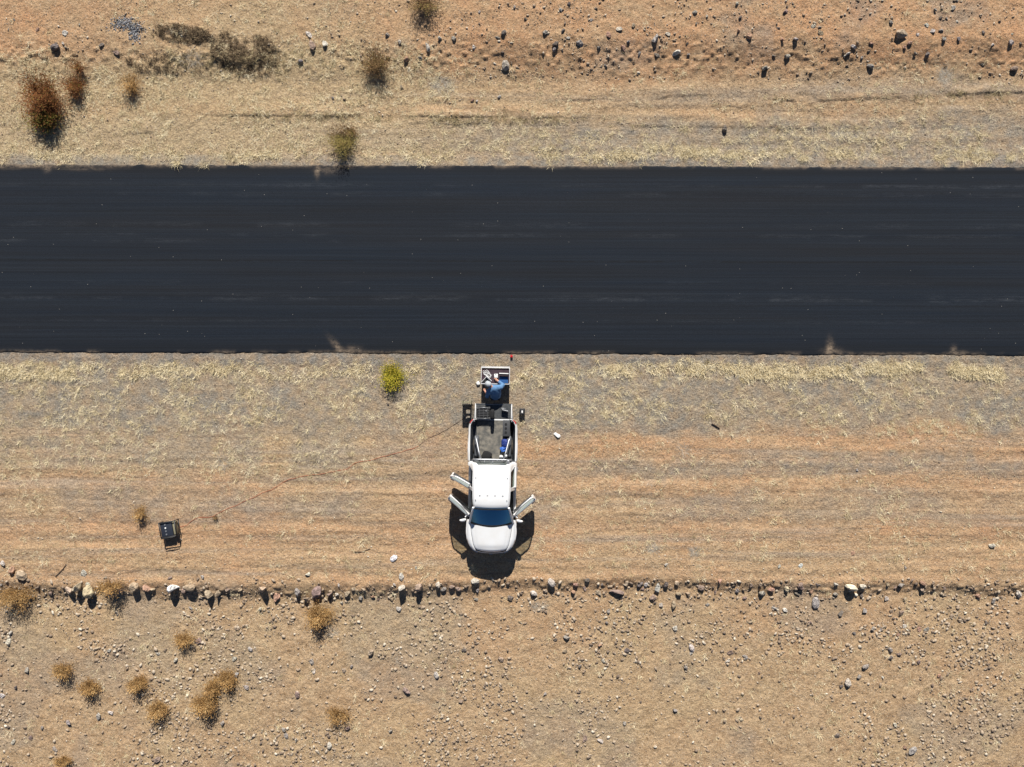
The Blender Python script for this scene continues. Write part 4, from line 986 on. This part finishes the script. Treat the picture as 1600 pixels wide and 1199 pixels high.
HERO = {(267, 922): 'big white boulder on the embankment lip, brightest rock at lower left', (963, 928): 'biggest rock of the embankment, a domed brown stone', (1332, 919): 'big cream boulder with a black shadow on the right embankment lip', (1409, 52): 'large tan rock with black shadow in the upper right',
        (1057, 83): 'white angular block on the red bank at the top', (790, 102): 'lone grey slab in the upper middle above the road', (1027, 919): 'tall smooth light grey slab standing on the embankment lip', (408, 923): 'round tan boulder with a long black shadow mid embankment', (1326, 1068): 'lone light rock with a shadow on the lower right flat', (1133, 201): 'lone dark stone close above the road at upper right', (1551, 853): 'white speckled stone on the track near the right edge',
        (1275, 943): 'smooth grey pear shaped slab lying below the right embankment', (119, 918): 'upper of the two touching cream boulders on the left embankment', (136, 926): 'lower of the two touching cream boulders on the left embankment', (615, 873): 'oblong white stone on the dirt left of the pickup bonnet', (1251, 885): 'flat white stone on the track above the right embankment'}
rng_ = random.Random(4)
def rock_mesh(k, ang):
    rnd = random.Random(100+k); bm = bmesh.new(); n = rnd.choice([11, 13, 16]) if ang else 34
    ps = []
    for _ in range(n):
        v = Vector((rnd.gauss(0, 1), rnd.gauss(0, 1), rnd.gauss(0, 1))).normalized()*(rnd.uniform(.80, 1.08) if ang else rnd.uniform(.93, 1.03))
        ps.append(bm.verts.new((v.x*.5*(1.12), v.y*.5*.92, v.z*.5)))
    r = bmesh.ops.convex_hull(bm, input=ps)
    for v in [v for v in bm.verts if not v.link_faces]: bm.verts.remove(v)
    bmesh.ops.bevel(bm, geom=bm.edges[:], offset=.03, segments=1, affect='EDGES')
    bmesh.ops.recalc_face_normals(bm, faces=bm.faces)
    me = bpy.data.meshes.new('rock'); bm.to_mesh(me); bm.free(); me.materials.append(M['rock'])
    return me
RM = [rock_mesh(k, k % 3 != 0) for k in range(27)]
rocks = []
for row in ROCKS.split('\n'):
    for it in row.split('|'):
        a = it.split(); rocks.append((float(a[0]), float(a[1]), float(a[2]), a[3], float(a[4])))
seen = {}
recs = []
for (px, py, s, c, hf) in rocks:
    best = None
    for (nm, lx, ly) in LM:
        d = math.hypot(px-lx, py-ly)
        if d < 9: continue
        if best is None or d < best[0]: best = (d, nm, lx, ly)
    d, nm, lx, ly = best; dx, dy = px-lx, py-ly
    a = math.degrees(math.atan2(-dy, dx)) % 360
    dirs = ['right of', 'above right of', 'above', 'above left of', 'left of', 'below left of', 'below', 'below right of']
    dr = dirs[int(((a+22.5) % 360)//45)]
    key = (CN[c], dr, nm); recs.append([px, py, s, c, hf, key, d]); seen.setdefault(key, []).append(d)
ORD = ['nearest', 'second nearest', 'third nearest', 'fourth nearest', 'fifth nearest', 'sixth nearest', 'seventh nearest', 'eighth nearest', 'ninth nearest', 'tenth nearest']
used_l = set()
for px, py, s, c, hf, key, d in recs:
    if (px, py) in HERO: lab = HERO[(px, py)]
    else:
        L = sorted(seen[key])
        if len(L) == 1: lab = f"only {key[0]} stone {key[1]} {key[2]}"
        else: lab = f"{key[0]} stone {key[1]} {key[2]}, {ORD[min(9, L.index(d))]}"
    if 880 < py < 948 and px < 700 and c in 'tcWr' and s > 11: s *= (1.0 if c == 'c' else 1.10); hf *= 1.35
    hgt = s/40*hf*.78
    p = PG(px, py, hgt*.5); w = s/40*rng_.uniform(.95, 1.1)
    me = RM[rng_.choice([0, 3, 6, 9, 12]) if c in 'GCWc' and rng_.random() < .5 else rng_.randrange(27)]
    o = bpy.data.objects.new('rock', me); COL.objects.link(o)
    o.location = (p.x, p.y, p.z+hgt*.24); o.scale = (w, w*rng_.uniform(.75, .95), hgt*1.25); o.rotation_euler = (rng_.uniform(-.3, .3), rng_.uniform(-.3, .3), rng_.uniform(0, 6.28))
    if (px, py) == (1027, 919): o.scale = (.30, .46, .30); o.rotation_euler = (0, 0, R(-12))
    if (px, py) == (963, 928): o.scale = (.64, .34, .34); o.rotation_euler = (0, 0, R(-5))
    if (px, py) == (1332, 919): o.scale = (.46, .26, .52); o.rotation_euler = (0, 0, R(-14))
    if (px, py) == (1275, 943): o.scale = (.30, .56, .20); o.rotation_euler = (0, 0, R(4))
    k = rng_.uniform(.88, 1.12); o.color = (CV[c][0]*k, CV[c][1]*k*rng_.uniform(.97, 1.03), CV[c][2]*k*rng_.uniform(.93, 1.07), 1)
    grp = 'rocks along the embankment lip' if 880 < py < 948 else ('stones on the gravelly flat below the embankment' if py >= 948 else ('rocks on the red bank above the road' if py < 250 else 'stray stones on the verge'))
    tag(o, lab, 'rock', grp)

# ------------------------------------------------------------------ scattered pebbles (uncountable)
rs = np.random.RandomState(7)
ico = bmesh.new(); bmesh.ops.create_icosphere(ico, subdivisions=1, radius=.5); ico.verts.ensure_lookup_table()
IV = np.array([v.co[:] for v in ico.verts]); IF = np.array([[v.index for v in f.verts] for f in ico.faces]); ico.free()
def scatter(n, px0, px1, py0, py1, dens):
    px = rs.uniform(px0, px1, n); py = rs.uniform(py0, py1, n); k = rs.uniform(0, 1, n) < dens(px, py)
    return px[k], py[k]
def nb(px, py, s, seed): return fbm(px/40, py/40, s, seed, 3)
def off_road(px, py, m=5): return (py < ROAD_TOP(px)-m) | (py > ROAD_BOT(px)+m)
S = []
# (n, region, density, size range, colour bias)
px, py = scatter(34000, -40, 1640, 936, 1235, lambda a, b: np.clip(.10+1.1*ss(.42, .68, nb(a, b, 2.2, 201))*ss(.3, .6, nb(a, b, .6, 202)), 0, 1)); S.append((px, py, .014+.062*rs.uniform(0, 1, len(px))**2.8, rs.beta(1.9, 1.9, len(px))))
px, py = scatter(1500, -40, 1640, 905, 940, lambda a, b: .35+.5*ss(.4, .6, nb(a, b, .7, 203))); S.append((px, py, .02+.06*rs.uniform(0, 1, len(px))**2.2, rs.beta(1.6, 2, len(px))))
px, py = scatter(9000, -40, 1640, -35, 125, lambda a, b: (.10+.6*ss(500, 800, a))*ss(.35, .62, nb(a, b, 1.0, 204))); S.append((px, py, .012+.05*rs.uniform(0, 1, len(px))**2.6, rs.beta(1.7, 1.5, len(px))))
px, py = scatter(7000, -40, 1640, 560, 905, lambda a, b: .14+.4*ss(780, 900, b)); S.append((px, py, .010+.026*rs.uniform(0, 1, len(px))**3, rs.beta(3, 1.2, len(px))))
px, py = scatter(2600, -40, 1640, 120, 255, lambda a, b: a*0+.35); S.append((px, py, .010+.03*rs.uniform(0, 1, len(px))**3, rs.beta(2, 1.5, len(px))))

OV = np.array([(1, 0, 0), (-1, 0, 0), (0, 1, 0), (0, -1, 0), (0, 0, 1), (0, 0, -1)])*.5; OF = np.array([(0, 2, 4), (2, 1, 4), (1, 3, 4), (3, 0, 4), (2, 0, 5), (1, 2, 5), (3, 1, 5), (0, 3, 5)])
T = []
px, py = scatter(210000, -30, 1630, -25, 1225, lambda a, b: off_road(a, b, 5)*(.10+.9*ss(.38, .62, nb(a, b, .7, 221)*.6+nb(a, b, 3.0, 222)*.4))*(.55+.15*ss(880, 940, b)+.3*(b < 130))); T.append((px, py, .009+.014*rs.uniform(0, 1, len(px))**2, rs.beta(1.7, 2.3, len(px))))
def pebbles(name, S, IV=IV, IF=IF):
    nv = len(IV)
    px = np.concatenate([s[0] for s in S]); py = np.concatenate([s[1] for s in S]); sz = np.concatenate([s[2] for s in S]); cv = np.concatenate([s[3] for s in S])
    x = (px-800)/40; y = (599.5-py)/40; z = H(x, y); n = len(x)
    a = rs.uniform(0, 6.28, n); ca, sa = np.cos(a), np.sin(a)
    V = IV[None]*rs.uniform(.62, 1.25, (n, nv, 3)); V = V*np.stack([rs.uniform(.9, 1.6, n), rs.uniform(.6, 1.1, n), rs.uniform(.4, .85, n)], 1)[:, None]*2*sz[:, None, None]
    X = V[..., 0]*ca[:, None]-V[..., 1]*sa[:, None]; Y = V[..., 0]*sa[:, None]+V[..., 1]*ca[:, None]
    co = np.stack([X+x[:, None], Y+y[:, None], V[..., 2]+(z+sz*.22)[:, None]], -1).reshape(-1, 3)
    F = (IF[None]+np.arange(n)[:, None, None]*nv).reshape(-1, 3)
    return tri_mesh(name, co, F, dict(rnd=np.repeat(cv, nv)))
tag(link('gravel', pebbles('gravel', S), M['pebble']), 'small loose pebbles scattered over the dry ground', 'gravel', kind='stuff')
tag(link('grit', pebbles('grit', T, OV, OF), M['pebble']), 'fine grit and small clods covering the dry earth', 'grit', kind='stuff')
M['rubble'] = ramp_attr_mat('asphalt_rubble', [(0, (.05, .05, .055)), (.4, (.17, .17, .18)), (1, (.34, .34, .35))])
n = 900; t_ = rs.uniform(0, 1, n); ar = rs.uniform(0, 1, n)
px = np.where(ar < .7, 202+26*rs.normal(0, .5, n), 214+9*rs.normal(0, .5, n)); py = np.where(ar < .7, 40+(px-202)*.10+6.5*rs.normal(0, .8, n)+((px-202)/26)**2*5, 55+8*rs.normal(0, .7, n))
tag(link('rubble_heap', pebbles('rubble', [(px, py, .010+.030*rs.uniform(0, 1, n)**2, rs.uniform(0, 1, n))]), M['rubble']), 'heap of blue grey broken asphalt in the dry grass at upper left', 'rubble', kind='stuff')

# ------------------------------------------------------------------ dry grass
def blades(base, ang, elev, ln, wd, cv, droop=.35):
    n = len(base); d = np.stack([np.cos(ang)*np.cos(elev), np.sin(ang)*np.cos(elev), np.sin(elev)], 1)
    sdv = np.stack([-np.sin(ang), np.cos(ang), np.zeros(n)], 1)
    mid = base + d*(ln*.5)[:, None]; tip = base + d*ln[:, None]; tip[:, 2] -= ln*droop*np.cos(elev); bend = rs.normal(0, .18, n)*ln; tip = tip+sdv*bend[:, None]
    tip[:, 2] = np.maximum(tip[:, 2], base[:, 2]+.004)
    h = (wd/2)[:, None]
    co = np.stack([base-sdv*h, base+sdv*h, mid-sdv*h*.8, mid+sdv*h*.8, tip], 1).reshape(-1, 3)
    F = np.array([[0, 1, 3], [0, 3, 2], [2, 3, 4]])[None]+np.arange(n)[:, None, None]*5
    return co, F.reshape(-1, 3), np.repeat(cv, 5)
def gdens(px, py):
    nA = nb(px, py, 1.5, 301); nB = nb(px, py, .45, 302)
    cl = ss(.44, .60, nA*.5+nB*.5)
    left = 1-ss(620, 860, px)
    g = 0*px
    g = g + ss(88, 130, py+left*30)*(py < 258)*(.95*left + (1-left)*(.25+.55*ss(180, 215, py)))
    g = g + (py < 115)*(.55*ss(110, 230, px)*(1-ss(480, 640, px))+.05)
    g = g + bump(py, 236+6*np.sin(px/71.), 13)*.8
    g = g + (py > 554)*(py < 700)*(1-ss(652, 684, py+wave(px)))*1.0
    g = g + 1.6*bump(py, 578+10*np.sin(px/83.)+5*np.sin(px/31.), 13)*(.3+.7*ss(900, 1300, px)+.5*(1-ss(120, 400, px)))
    g = g + (py > 655)*(py < 905)*(.30*(1-ss(500, 760, px))*(1-ss(720, 850, py))+.15)
    g = g + (py > 700)*(py < 905)*.12*ss(800, 900, px)
    g = g + (py > 925)*(.07+.16*ss(.5, .62, nb(px, py, 2.6, 303)))
    return np.clip(g, 0, 1)*(.10+.90*cl)*off_road(px, py, 9+9*nB)
def wave(px): return 10*np.sin(px/130.)+6*np.sin(px/47.)
def tufts(n, per, lo, hi, region=(-40, 1640, -35, 1235), dens=gdens, elo=.05, ehi=.8, wd=(.006, .011), cmean=None, spread=.03):
    px, py = scatter(n, region[0], region[1], region[2], region[3], dens); m = len(px)
    x = (px-800)/40; y = (599.5-py)/40
    # keep clear of the truck and table footprint
    k = ~((x > -1.75) & (x < .25) & (y < -.7) & (y > -6.6)); x, y = x[k], y[k]; m = len(x)
    sz = rs.uniform(.5, 1.2, m); tone = np.clip(rs.normal(.66, .17, m), 0, 1)
    X = np.repeat(x, per)+rs.normal(0, spread, m*per); Y = np.repeat(y, per)+rs.normal(0, spread, m*per); Z = H(X, Y)-.004
    base = np.stack([X, Y, Z], 1); nn_ = m*per
    return blades(base, rs.uniform(0, 6.283, nn_), rs.uniform(elo, ehi, nn_), rs.uniform(lo, hi, nn_)*np.repeat(sz, per), rs.uniform(wd[0], wd[1], nn_), np.clip(np.repeat(tone, per)+rs.normal(0, .14, nn_), 0, 1))
G = [tufts(38000, 11, .05, .16, ehi=1.0), tufts(22000, 18, .11, .28, ehi=1.1, wd=(.006, .012), spread=.05)]
G.append(tufts(7000, 6, .16, .44, elo=.0, ehi=.35, wd=(.005, .009), spread=.06))
def edge_low(px, py):
    m = ss(.38, .52, nb(px, py*.6, .8, 351)); return m*bump(py, 580+4*np.sin(px/60.), 8)*np.clip(.15+.85*ss(900, 1200, px)+.6*(1-ss(200, 460, px)), 0, 1)
def edge_up(px, py):
    m = ss(.44, .58, nb(px, py*.6, .9, 353)); return m*bump(py, 241+4*np.sin(px/45.), 8)*.8
G.append(tufts(9000, 20, .09, .28, region=(-40, 1640, 562, 602), dens=edge_low, ehi=1.1, wd=(.008, .014), spread=.05))
G.append(tufts(5000, 18, .09, .26, region=(-40, 1640, 222, 258), dens=edge_up, ehi=1.1, wd=(.007, .013), spread=.05))
def ledge_band(px, py):
    m = ss(.40, .56, nb(px, py*.5, .8, 361))
    return m*(bump(py, 153+6*np.sin(px/90), 6)*ss(1180, 1260, px)+.7*bump(py, 183+(px-340)*.009, 4)*ss(340, 420, px)*(1-ss(900, 1000, px))+.6*bump(py, 98, 14)*(1-ss(450, 560, px))*ss(230, 300, px))
L_ = tufts(14000, 14, .06, .18, region=(200, 1640, 60, 200), dens=ledge_band, ehi=1.2, wd=(.007, .013), spread=.04)
G.append((L_[0], L_[1], L_[2]*.38))
def merge_tri(L):
    o = 0; C, F, A = [], [], []
    for c, f, a in L: C.append(c); F.append(f+o); A.append(a); o += len(c)
    return np.concatenate(C), np.concatenate(F), np.concatenate(A)
c_, f_, a_ = merge_tri(G)
tag(link('dry_grass', tri_mesh('dry_grass', c_, f_, dict(rnd=a_)), M['straw']), 'short dry straw coloured grass covering the road verges', 'grass', kind='stuff')

# ------------------------------------------------------------------ bushes and single tufts
def foliage_mat(name, stops): return ramp_attr_mat(name, stops)
FM = dict(
 rust=foliage_mat('rust_foliage', [(0, (.05, .025, .012)), (.4, (.16, .062, .022)), (.75, (.25, .10, .035)), (1, (.16, .15, .03))]),
 olive=foliage_mat('olive_foliage', [(0, (.05, .035, .018)), (.4, (.15, .095, .042)), (.8, (.27, .155, .075)), (1, (.21, .18, .05))]),
 green=foliage_mat('green_foliage', [(0, (.05, .07, .006)), (.4, (.19, .19, .015)), (.7, (.40, .34, .03)), (1, (.60, .44, .08))]),
 gold=foliage_mat('golden_foliage', [(0, (.13, .07, .028)), (.4, (.31, .175, .065)), (.8, (.46, .28, .11)), (1, (.56, .40, .20))]),
 grey=foliage_mat('dead_grey_twigs', [(0, (.20, .17, .14)), (.5, (.38, .34, .28)), (1, (.55, .50, .42))]),
 dark=foliage_mat('dark_brushwood', [(0, (.03, .02, .014)), (.4, (.08, .055, .034)), (.7, (.24, .17, .10)), (1, (.46, .36, .22))]))
M['wood'] = mat('twig_wood', (.09, .06, .04), .9)
def bush(name, px, py, w, h, hz, fm, label, cat='bush', group=None, leaves=2400, twigs=26, leaf=.045, mix=None, lean=0, spiky=False, stems=True):
    leaves = int(leaves*1.5); leaf = leaf*.8; w = w*.94; h = h*.94; hz = hz*1.08
    """px,py: middle of the crown in the photo; w,h: its size in photo pixels; hz: height in m"""
    p = PG(px, py, hz*.45); rx_ = w/40/2*1.08; ry_ = h/40/2*1.08
    e = empty(name, (p.x, p.y, p.z)); tag(e, label, cat, group)
    rr = np.random.RandomState(int(px*7+py))
    # twig directions define clumps
    nt_ = twigs; ta = rr.uniform(0, 6.283, nt_); te = np.arccos(rr.uniform(.02, .98, nt_)); tl = rr.uniform(.6, 1.1, nt_)
    tipx = np.cos(ta)*np.sin(te)*rx_*tl*1.1; tipy = np.sin(ta)*np.sin(te)*ry_*tl*1.1; tipz = np.cos(te)*hz*tl+.03
    k = rr.randint(0, nt_, leaves); t = rr.uniform(.15, 1.05, leaves)**.75
    sp = .32*min(rx_, ry_)
    B = np.stack([tipx[k]*t+rr.normal(0, sp, leaves)*t, tipy[k]*t+rr.normal(0, sp, leaves)*t, tipz[k]*t+np.abs(rr.normal(0, .5*sp, leaves))], 1)
    Bl = B.copy(); ang = np.arctan2(B[:, 1], B[:, 0])+rr.normal(0, .7, leaves); el = rr.uniform(.0, 1.2, leaves)
    tone = np.clip(rr.normal(.55, .2, leaves)+(rr.uniform(-.22, .22, nt_))[k], 0, 1)
    if mix is not None: tone = np.where((B[:, 1] < mix[0]*ry_) & (rr.uniform(0, 1, leaves) < mix[1]), np.clip(.93+tone*.07, 0, 1), np.minimum(tone, .78))
    st = rs; ln = rr.uniform(.5, 1.5, leaves)*leaf*(1.8 if spiky else 1); wd = ln*(.12 if spiky else .40)
    c, f, a = blades(Bl, ang, el, ln, wd, tone, .1)
    me = tri_mesh('foliage', c, f, dict(rnd=a)); fo = link('foliage', me, fm, e)
    if stems:
        bm = bmesh.new()
        for q in range(min(nt_, 22)):
            tube(bm, [(0, 0, -.02), (tipx[q]*.45, tipy[q]*.45, tipz[q]*.55), (tipx[q]*.95, tipy[q]*.95, tipz[q]*.97)], [.010, .006, .003], 4, cap=False)
        obj('stem', bm, M['wood'], e)
    return e
bush('shrub', 66, 150, 54, 62, .85, FM['rust'], 'large red brown shrub with green lower side at the left edge', leaves=7000, twigs=60, leaf=.06)
bush('shrub', 70, 183, 52, 42, .55, FM['rust'], 'green tinged lower half of a big red brown clump', leaves=4200, twigs=36, leaf=.06, mix=(.2, .6))
gB = 'brown bushes in the dry grass at upper left'
bush('bush', 115, 136, 32, 32, .55, FM['rust'], 'brown bush with dark shadow right of the large red brown shrub', group=gB, leaves=2200, twigs=34, leaf=.05)
bush('bush', 121, 105, 26, 22, .35, FM['rust'], 'faint reddish bush, topmost of the brown bushes at upper left', group=gB, leaves=800, twigs=16)
bush('bush', 204, 132, 34, 32, .45, FM['gold'], 'thin brown bush, rightmost of the brown bushes at upper left', group=gB, leaves=1800, twigs=34)
bush('bush', 588, 100, 40, 40, .65, FM['olive'], 'olive bush with a black shadow on the grass above the road', leaves=3600, twigs=44)
bush('bush', 535, 220, 42, 50, .60, FM['olive'], 'green and brown bush touching the upper road edge', leaves=3600, twigs=44, mix=(.3, .85))
bush('bush', 547, 206, 18, 14, .35, FM['olive'], 'small reddish green bush just above the roadside bush', leaves=500, twigs=12, mix=(.2, .5))
bush('bush', 664, 6, 52, 30, .60, FM['olive'], 'wide olive brown bush cut by the top edge', leaves=2800, twigs=34, mix=(-.1, .4))
bush('bush', 613, 587, 40, 36, .42, FM['green'], 'round bright green yellow bush below the road', leaves=4200, twigs=44, leaf=.048)
bush('bush', 218, 803, 22, 28, .38, FM['gold'], 'small golden brown bush left of the generator', leaves=1100, twigs=18)
bush('bush', 337, 808, 8, 8, .10, FM['olive'], 'tiny yellow green plant on the dirt right of the generator', 'plant', leaves=90, twigs=8)
gG = 'golden dry bushes below the embankment'
for px, py, w, h, hz, n_, lab in ((22, 938, 50, 34, .60, 1800, 'tan spiky bush at the left edge under the embankment'), (170, 922, 34, 26, .5, 900, 'thin bush on the embankment lip left of the white boulder'), (498, 965, 36, 34, .52, 2000, 'fullest golden bush, standing alone under the middle embankment'),
        (288, 1003, 26, 24, .34, 700, 'faint golden bush, rightmost of those just below the white boulder'), (98, 1052, 30, 28, .42, 900, 'sparse bush, leftmost of the golden ones on the flat'), (139, 1077, 26, 24, .42, 1000, 'golden bush between two others at the lower left'),
        (214, 1072, 24, 24, .42, 1000, 'golden bush midway in the lower left row of bushes'), (352, 1066, 28, 28, .45, 1300, 'upper right bush of the touching golden trio'), (333, 1078, 22, 26, .42, 900, 'middle bush of the touching golden trio'),
        (318, 1104, 34, 34, .50, 1900, 'lowest and fullest bush of the touching golden trio'), (245, 1113, 26, 26, .45, 1100, 'golden bush below the lower left row'), (528, 1122, 36, 26, .42, 800, 'sparse golden bush with dark shadow at lower middle'), (98, 1194, 28, 14, .3, 600, 'golden bush cut by the bottom edge')):
    bush('bush', px, py-3, w*1.08, h*.95, hz*1.25, FM['gold'], lab, group=gG, leaves=int(n_*2.2), twigs=34, leaf=.05)
gD = 'dead grey tufts lying about'
for px, py, w, h, n_, lo_, hi_, lab in ((690, 132, 52, 34, 500, .10, .30, 'wide pale dead tuft above the road at upper middle'), (1477, 120, 32, 40, 380, .10, .28, 'pale dead tuft on the ledge at upper right'), (1068, 702, 26, 24, 70, .15, .38, 'dead pale twigs on the red track right of the truck'),
        (1020, 857, 34, 22, 260, .06, .20, 'pale dead tuft on the dirt, left one of a pair'), (1085, 862, 24, 20, 220, .06, .20, 'pale dead tuft on the dirt, right one of a pair'), (842, 948, 34, 22, 260, .06, .20, 'pale dead tuft under the embankment right of the truck'),
        (350, 722, 26, 30, 110, .15, .40, 'straw coloured fan of dead grass at left below the road'), (224, 718, 24, 26, 70, .15, .36, 'second dead straw fan, left of the similar one'), (300, 92, 50, 26, 140, .15, .45, 'pale dead twigs beside the dark brushwood'), (521, 988, 24, 18, 120, .08, .22, 'grey dead twigs right of the lone golden bush'), (622, 1032, 10, 12, 50, .10, .26, 'tiny spiky dead plant on the flat below the middle embankment')):
    p = PG(px, py, 0); bx_ = rs.normal(0, .32, n_)*w/80; by_ = rs.normal(0, .32, n_)*h/80
    zz_ = H(p.x+bx_, p.y+by_)-p.z
    c, f, a = blades(np.stack([bx_, by_, zz_], 1), np.arctan2(by_, bx_)+rs.normal(0, .9, n_), rs.uniform(.02, .5, n_), rs.uniform(lo_, hi_, n_), rs.uniform(.004, .008, n_), np.clip(rs.normal(.55, .2, n_), 0, 1))
    o = link('dead_tuft', tri_mesh('dead_tuft', c, f, dict(rnd=a)), FM['grey']); o.location = p; tag(o, lab, 'dead plant', gD)
gS = 'brushwood patches at upper left'
def brushwood(px, py, w, h, tilt, hz, n_, lab, thr=.5):
    p = PG(px, py, 0); u = rs.uniform(-1, 1, n_*3); v = rs.uniform(-1, 1, n_*3)
    k = (np.abs(u)**3+v*v < 1); u, v = u[k], v[k]; bx_ = u*w/80; by_ = v*h/80 - u*w/80*tilt
    X, Y = p.x+bx_, p.y+by_; m = .5*fbm(X, Y, .14, 401, 3)+.5*fbm(X, Y, .5, 403, 2); k = rs.uniform(0, 1, len(X)) < ss(thr-.10, thr+.13, m); bx_, by_, m = bx_[k], by_[k], m[k]; n2 = len(bx_)
    zz_ = H(p.x+bx_, p.y+by_)-p.z + rs.uniform(0, 1, n2)*hz*ss(thr-.05, thr+.2, m)
    c, f, a = blades(np.stack([bx_, by_, zz_], 1), rs.uniform(0, 6.283, n2), rs.uniform(-.2, 1.2, n2), rs.uniform(.05, .16, n2), rs.uniform(.005, .016, n2), np.clip(rs.beta(1.3, 1.7, n2), 0, 1))
    o = link('brushwood', tri_mesh('brushwood', c, f, dict(rnd=a)), FM['dark']); o.location = p; tag(o, lab, 'brushwood', gS)
brushwood(285, 52, 96, 26, .13, .06, 1900, 'dark dead brushwood strip beside the grey rubble heap', .50)
brushwood(383, 83, 108, 62, .12, .07, 3400, 'larger dark dead brushwood patch on the upper left bank', .50)
brushwood(262, 98, 130, 36, .05, .05, 1300, 'thin dark brushwood litter left of the larger patch', .52)
# long grass clumps hanging over the asphalt edges
def clump(px, py, n, lo, hi, lab, tone=.7):
    p = PG(px, py, 0); base = np.stack([rs.normal(0, .09, n), rs.normal(0, .05, n), np.zeros(n)+.0], 1)
    c, f, a = blades(base, rs.uniform(0, 6.283, n), rs.uniform(.1, 1.2, n), rs.uniform(lo, hi, n), rs.uniform(.005, .009, n), np.clip(rs.normal(tone, .15, n), 0, 1))
    o = link('grass_clump', tri_mesh('grass_clump', c, f, dict(rnd=a)), M['straw']); o.location = p; tag(o, lab, 'grass clump', 'grass clumps along the asphalt edges'); return o
for a in ((277, 256, 130, .15, .40, 'tall straw clump over the upper road edge, left of another'), (320, 258, 70, .12, .36, 'thin straw clump right of the taller one at the upper road edge'), (931, 247, 120, .12, .34, 'straw clump close above the road right of centre'), (974, 244, 150, .14, .36, 'fuller straw clump above the road, right of a smaller one'), (1255, 248, 150, .14, .38, 'straw clump above the road at right'), (1578, 247, 150, .14, .40, 'straw clump above the road near the right edge'), (1135, 220, 80, .12, .32, 'straw clump under the lone dark stone above the road'), (860, 262, 14, .2, .42, 'few dark stalks over the upper road edge at centre'),
          (960, 578, 120, .14, .34, 'pale straw clump below the road right of the table'), (1075, 562, 60, .14, .34, 'thin straw clump at the lower road edge'), (1235, 585, 140, .14, .34, 'dense straw clump below the road at right'), (1490, 575, 160, .14, .36, 'straw clump below the road near the right dust streak'), (45, 568, 150, .14, .34, 'straw clump below the road near the left edge'), (836, 568, 60, .10, .24, 'small straw clump right of the table')):
    clump(*a)
# a few thin sticks
def stick(pts, r, lab):
    bm = bmesh.new(); P3 = [PG(a, b, 0) for a, b in pts]; tube(bm, [(v.x, v.y, v.z+.03) for v in P3], r, 5); o = obj('stick', bm, M['wood'], None, True); tag(o, lab, 'stick', 'bare sticks on the ground')
stick([(87, 901), (92, 896), (99, 889), (104, 881)], .014, 'forked bare stick above the left embankment')
stick([(554, 862), (566, 862), (579, 857)], .010, 'short curved stick on the dirt left of the bonnet')
stick([(1112, 662), (1118, 665), (1124, 670)], .022, 'short black stick in the grass below the road right of centre')
